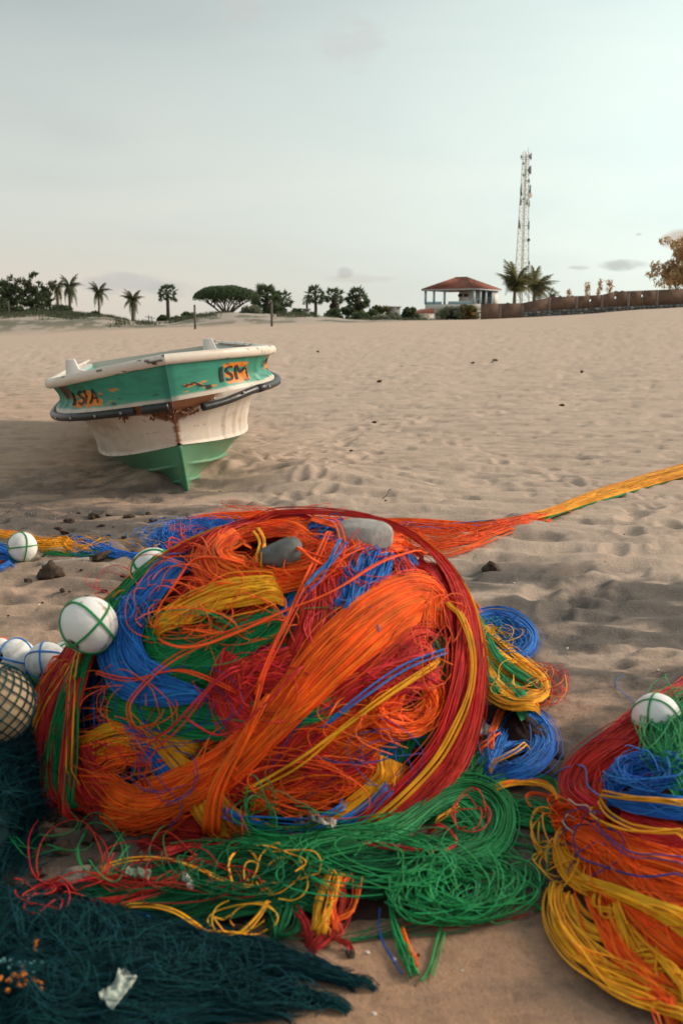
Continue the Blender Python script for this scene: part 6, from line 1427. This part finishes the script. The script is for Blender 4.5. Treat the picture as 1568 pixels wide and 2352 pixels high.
# paler, individually placed pieces near the camera
clod(172, 2030, 86, 'large grey-brown broken stone on the dark net at lower left', 91, (TRF, FRONT), mat_plain('grey_brown_stone', (.20, .165, .13), .85, noise=.25, nscale=14, bump=.003), .55, 'stone', 'stone', None)
clod(1098, 1662, 52, 'dark brown clod in the hollow between yellow hank and blue coil', 92, (BLU, MAIN), M_clod, .8, 'clod', 'clod', None)
ORD = ['leftmost', 'second', 'third', 'fourth', 'fifth', 'sixth', 'seventh', 'eighth', 'ninth', 'tenth', 'eleventh', 'twelfth', 'thirteenth', 'fourteenth', 'fifteenth', 'sixteenth']
def relabel(objs, what, regions):
    """each small piece is told by its place in the row it lies in"""
    buckets = {}
    for o, u, v in objs:
        for name, (a, b, c, d) in regions:
            if a <= u < b and c <= v < d: buckets.setdefault(name, []).append((u, o)); break
    for name, L_ in buckets.items():
        L_.sort(key=lambda t: t[0])
        for i, (u, o) in enumerate(L_):
            w = 'only' if len(L_) == 1 else 'leftmost' if i == 0 else 'rightmost' if i == len(L_)-1 else ORD[i]+' from left'
            o['label'] = '%s, %s %s' % (what, w, name) if len(L_) > 1 else '%s %s' % (what, name)
relabel(SMALL, 'small dark brown clod', [('in the shell grit just below the boat bow', (0, 520, 1100, 1186)), ('in the band above the left float', (0, 520, 1186, 1200)), ('level with the top of the blue scribble', (0, 520, 1200, 1220)), ('beside the yellow and blue net', (0, 520, 1220, 1250)),
  ('just under the blue trailing net', (0, 520, 1250, 1290)), ('level with the grey stick', (0, 520, 1290, 1332)), ('above the big float', (0, 520, 1332, 1352)), ('close above the big float', (0, 520, 1352, 1380)), ('on the sand near the white floats', (0, 520, 1380, 1600)), ('far out on the beach right of the boat', (520, 1570, 780, 900)), ('on the open sand mid-beach', (520, 1570, 900, 1100)), ('near the yellow trailing net', (520, 1570, 1100, 1300))])
GC = 'brown clods among the foreground nets'; CL2 = []; CL3 = []
for i, (u, v, w) in enumerate([(75, 1975, 40), (110, 1930, 46), (95, 2010, 30), (150, 1895, 44), (230, 1905, 60), (180, 1900, 30), (335, 1930, 26), (350, 1950, 20), (410, 2032, 24), (470, 1955, 24), (900, 1985, 22), (870, 2000, 18), (1085, 1980, 32), (1030, 1810, 18), (1070, 1835, 16), (680, 2052, 24), (640, 2045, 18), (850, 2005, 16), (120, 2098, 30), (195, 2270, 34), (425, 2195, 18), (700, 2205, 22), (805, 2195, 26), (960, 2195, 10), (1240, 1862, 24), (1325, 1878, 24), (610, 2110, 14), (130, 1880, 40), (205, 1935, 44), (285, 1900, 56), (260, 1950, 36), (320, 1975, 30), (390, 1920, 34), (145, 1960, 44), (60, 1930, 34), (215, 1985, 30), (450, 1925, 26), (280, 2010, 26), (40, 2040, 36), (370, 2000, 22), (1065, 1850, 14), (745, 1975, 16), (260, 2160, 20), (1245, 1905, 22)]):
    CL2.append((clod(u, v, w, 'brown clod caught among the foreground nets', 120+i, (TRF, FRONT, MAIN, RIGHT, TRW), hr=.7, group=GC), u, v))
GW = 'small white shell fragments'
for i, (u, v, w) in enumerate([(1000, 1826, 14), (992, 1832, 10), (780, 2105, 9), (795, 2180, 12), (845, 2190, 9), (905, 2208, 12), (828, 2040, 8), (730, 1985, 10), (440, 2060, 14), (430, 2200, 16), (560, 2212, 12), (860, 2330, 9), (1100, 2050, 6), (1265, 1900, 10), (1155, 1905, 8), (590, 2250, 10), (640, 2285, 10), (620, 2300, 8), (500, 2265, 9), (180, 2005, 8), (265, 1912, 6), (1060, 2230, 6), (1440, 1555, 7), (1510, 1540, 7), (1302, 1490, 6), (1545, 1430, 6), (90, 1390, 6), (215, 1340, 6), (1180, 1340, 6), (1390, 1290, 5), (725, 2035, 8), (535, 2240, 12), (600, 2235, 10), (480, 2275, 10), (650, 2260, 10), (1068, 1790, 5)]):
    CL3.append((clod(u, v, w, 'small white shell fragment on the sand or nets in the foreground', 170+i, (TRF, FRONT, MAIN), M_shell, .6, 'shell', 'shell', GW), u, v))
relabel(CL2, 'brown clod', [('touching the foot of the heap at left', (0, 500, 1870, 1926)), ('just below the foot of the heap', (0, 500, 1926, 1972)), ('on the red and green twine at lower left', (0, 500, 1972, 2110)), ('in the dark net along the bottom', (0, 500, 2110, 2350)), ('among the green twine in front of the heap', (500, 980, 1930, 2100)), ('under the green twine at the bottom', (500, 980, 2100, 2350)), ('at the right foot of the heap', (980, 1160, 1780, 2000)), ('on the green strip between the two heaps', (1160, 1500, 1780, 2000))])
relabel(CL3, 'white shell bit', [('on open sand left of the heap', (0, 400, 1200, 1500)), ('on the dark sand right of the heap', (900, 1570, 1200, 1600)), ('on the lower left net', (0, 500, 1880, 2150)), ('in the dark net at the bottom left', (0, 560, 2150, 2352)), ('in the tail of the dark net', (560, 700, 2150, 2352)), ('on the sand at the tip of the dark net', (700, 1000, 2150, 2352)), ('among the green twine in front', (500, 980, 1880, 2150)), ('at the right foot of the heap', (950, 1570, 1700, 1950)), ('on the sand among green loops', (980, 1570, 1950, 2352))])
def rag(path, w, label, col, name='plastic_strip', on=(FRONT, MAIN), lay=.05, seed=2):
    c = catmull(path, 22); T = np.gradient(c, axis=0); T /= np.linalg.norm(T, axis=1)[:, None]; B = np.stack([-T[:, 1], T[:, 0]], -1); g = np.random.default_rng(seed); us = np.linspace(-1, 1, 9)
    gu = c[:, None, 0]+B[:, None, 0]*us*w; gv = c[:, None, 1]+B[:, None, 1]*us*w; Q, N = project(gu, gv, list(on), True, on[0]); wr = fbm(np.repeat(np.arange(22)[:, None], 9, 1)*.5, np.repeat(us[None]*3, 22, 0), seed, 3); Q = Q+N*(lay+.030*wr)[..., None]
    i = np.arange(21)[:, None]*9; j = np.arange(8)[None]; m = mat_plain('plastic_film', col, .35, noise=.2, nscale=30, island=0); o = mesh_from(name, Q.reshape(-1, 3), np.stack([i+j, i+j+1, i+10+j, i+9+j], -1).reshape(-1, 4), m, None, True); s_ = o.modifiers.new('solid', 'SOLIDIFY'); s_.thickness = .0012
    ctr = Q.reshape(-1, 3).mean(0); me = o.data; co = np.empty(len(me.vertices)*3, np.float32); me.vertices.foreach_get('co', co); co = (co.reshape(-1, 3)-ctr).ravel(); me.vertices.foreach_set('co', co); me.update(); o.location = tuple(ctr)
    return tag(o, label, 'litter')
rag([(668, 1892), (700, 1902), (728, 1932), (768, 1954)], 11, 'crumpled translucent grey plastic strip at the foot of the heap', (.42, .40, .33))
rag([(1090, 1700), (1108, 1706), (1132, 1712)], 14, 'crumpled pale blue plastic scrap beside the blue coil', (.45, .52, .54), 'plastic_scrap', (BLU, MAIN), .03, 3)
rag([(240, 2345), (270, 2310), (292, 2280)], 20, 'torn pale green plastic piece lying on the dark net at the bottom', (.38, .44, .38), 'plastic_scrap', (TRF,), .03, 4)
rag([(296, 2040), (330, 2042), (350, 2050)], 9, 'small dull green scrap among the green twine', (.20, .25, .17), 'plastic_scrap', (FRONT,), .03, 5)
rag([(425, 2050), (438, 2060), (442, 2076)], 6, 'tiny whitish torn scrap on the green twine', (.55, .55, .5), 'plastic_scrap', (FRONT,), .03, 6)
# fine shell grit and crumbs: nobody could count them
def grit():
    g = np.random.default_rng(23); V = []; n = 0
    for (u, v, su, sv, k) in [(250, 1130, 130, 40, 420), (90, 1180, 90, 30, 260), (250, 1230, 130, 60, 300), (160, 1350, 140, 60, 200), (1250, 1450, 250, 120, 260), (1100, 2150, 200, 120, 300), (1300, 1700, 120, 120, 150), (1050, 2290, 250, 40, 160), (1000, 900, 500, 120, 260), (1200, 800, 300, 40, 160)]:
        uu = u+g.normal(0, su*.6, k); vv = np.clip(v+g.normal(0, sv*.6, k), 770, 2345); Q, _ = project(uu, vv, [], True, smax=40)
        V.append(np.concatenate([Q, np.linalg.norm(Q-CAM, axis=1)[:, None]], 1))
    Q = np.concatenate(V); k = len(Q); s = g.uniform(.3, 1.1, k)**2*.0028*np.clip(Q[:, 3]/3.5, .7, 3.5); base = g.normal(0, 1, (k, 4, 3)); base /= np.linalg.norm(base, axis=2)[..., None]; P = Q[:, None, :3]+base*s[:, None, None]+np.array([0, 0, .002])
    a = np.arange(k)[:, None]*4; F3 = np.concatenate([a+[0, 1, 2], a+[0, 2, 3], a+[0, 3, 1], a+[1, 3, 2]]); pale = g.random(k) < .5
    c = np.where(np.repeat(pale, 4)[:, None], np.array([.50, .46, .40]), np.array([.07, .05, .04])); tag(mesh_from('shell_grit', P.reshape(-1, 3), F3, mat_plain('grit', (1, 1, 1), .8, attr=True), cols=c), 'fine shell grit and dark crumbs strewn over the sand', 'grit', kind='stuff')
grit()
print('strand tris', TRI[0])
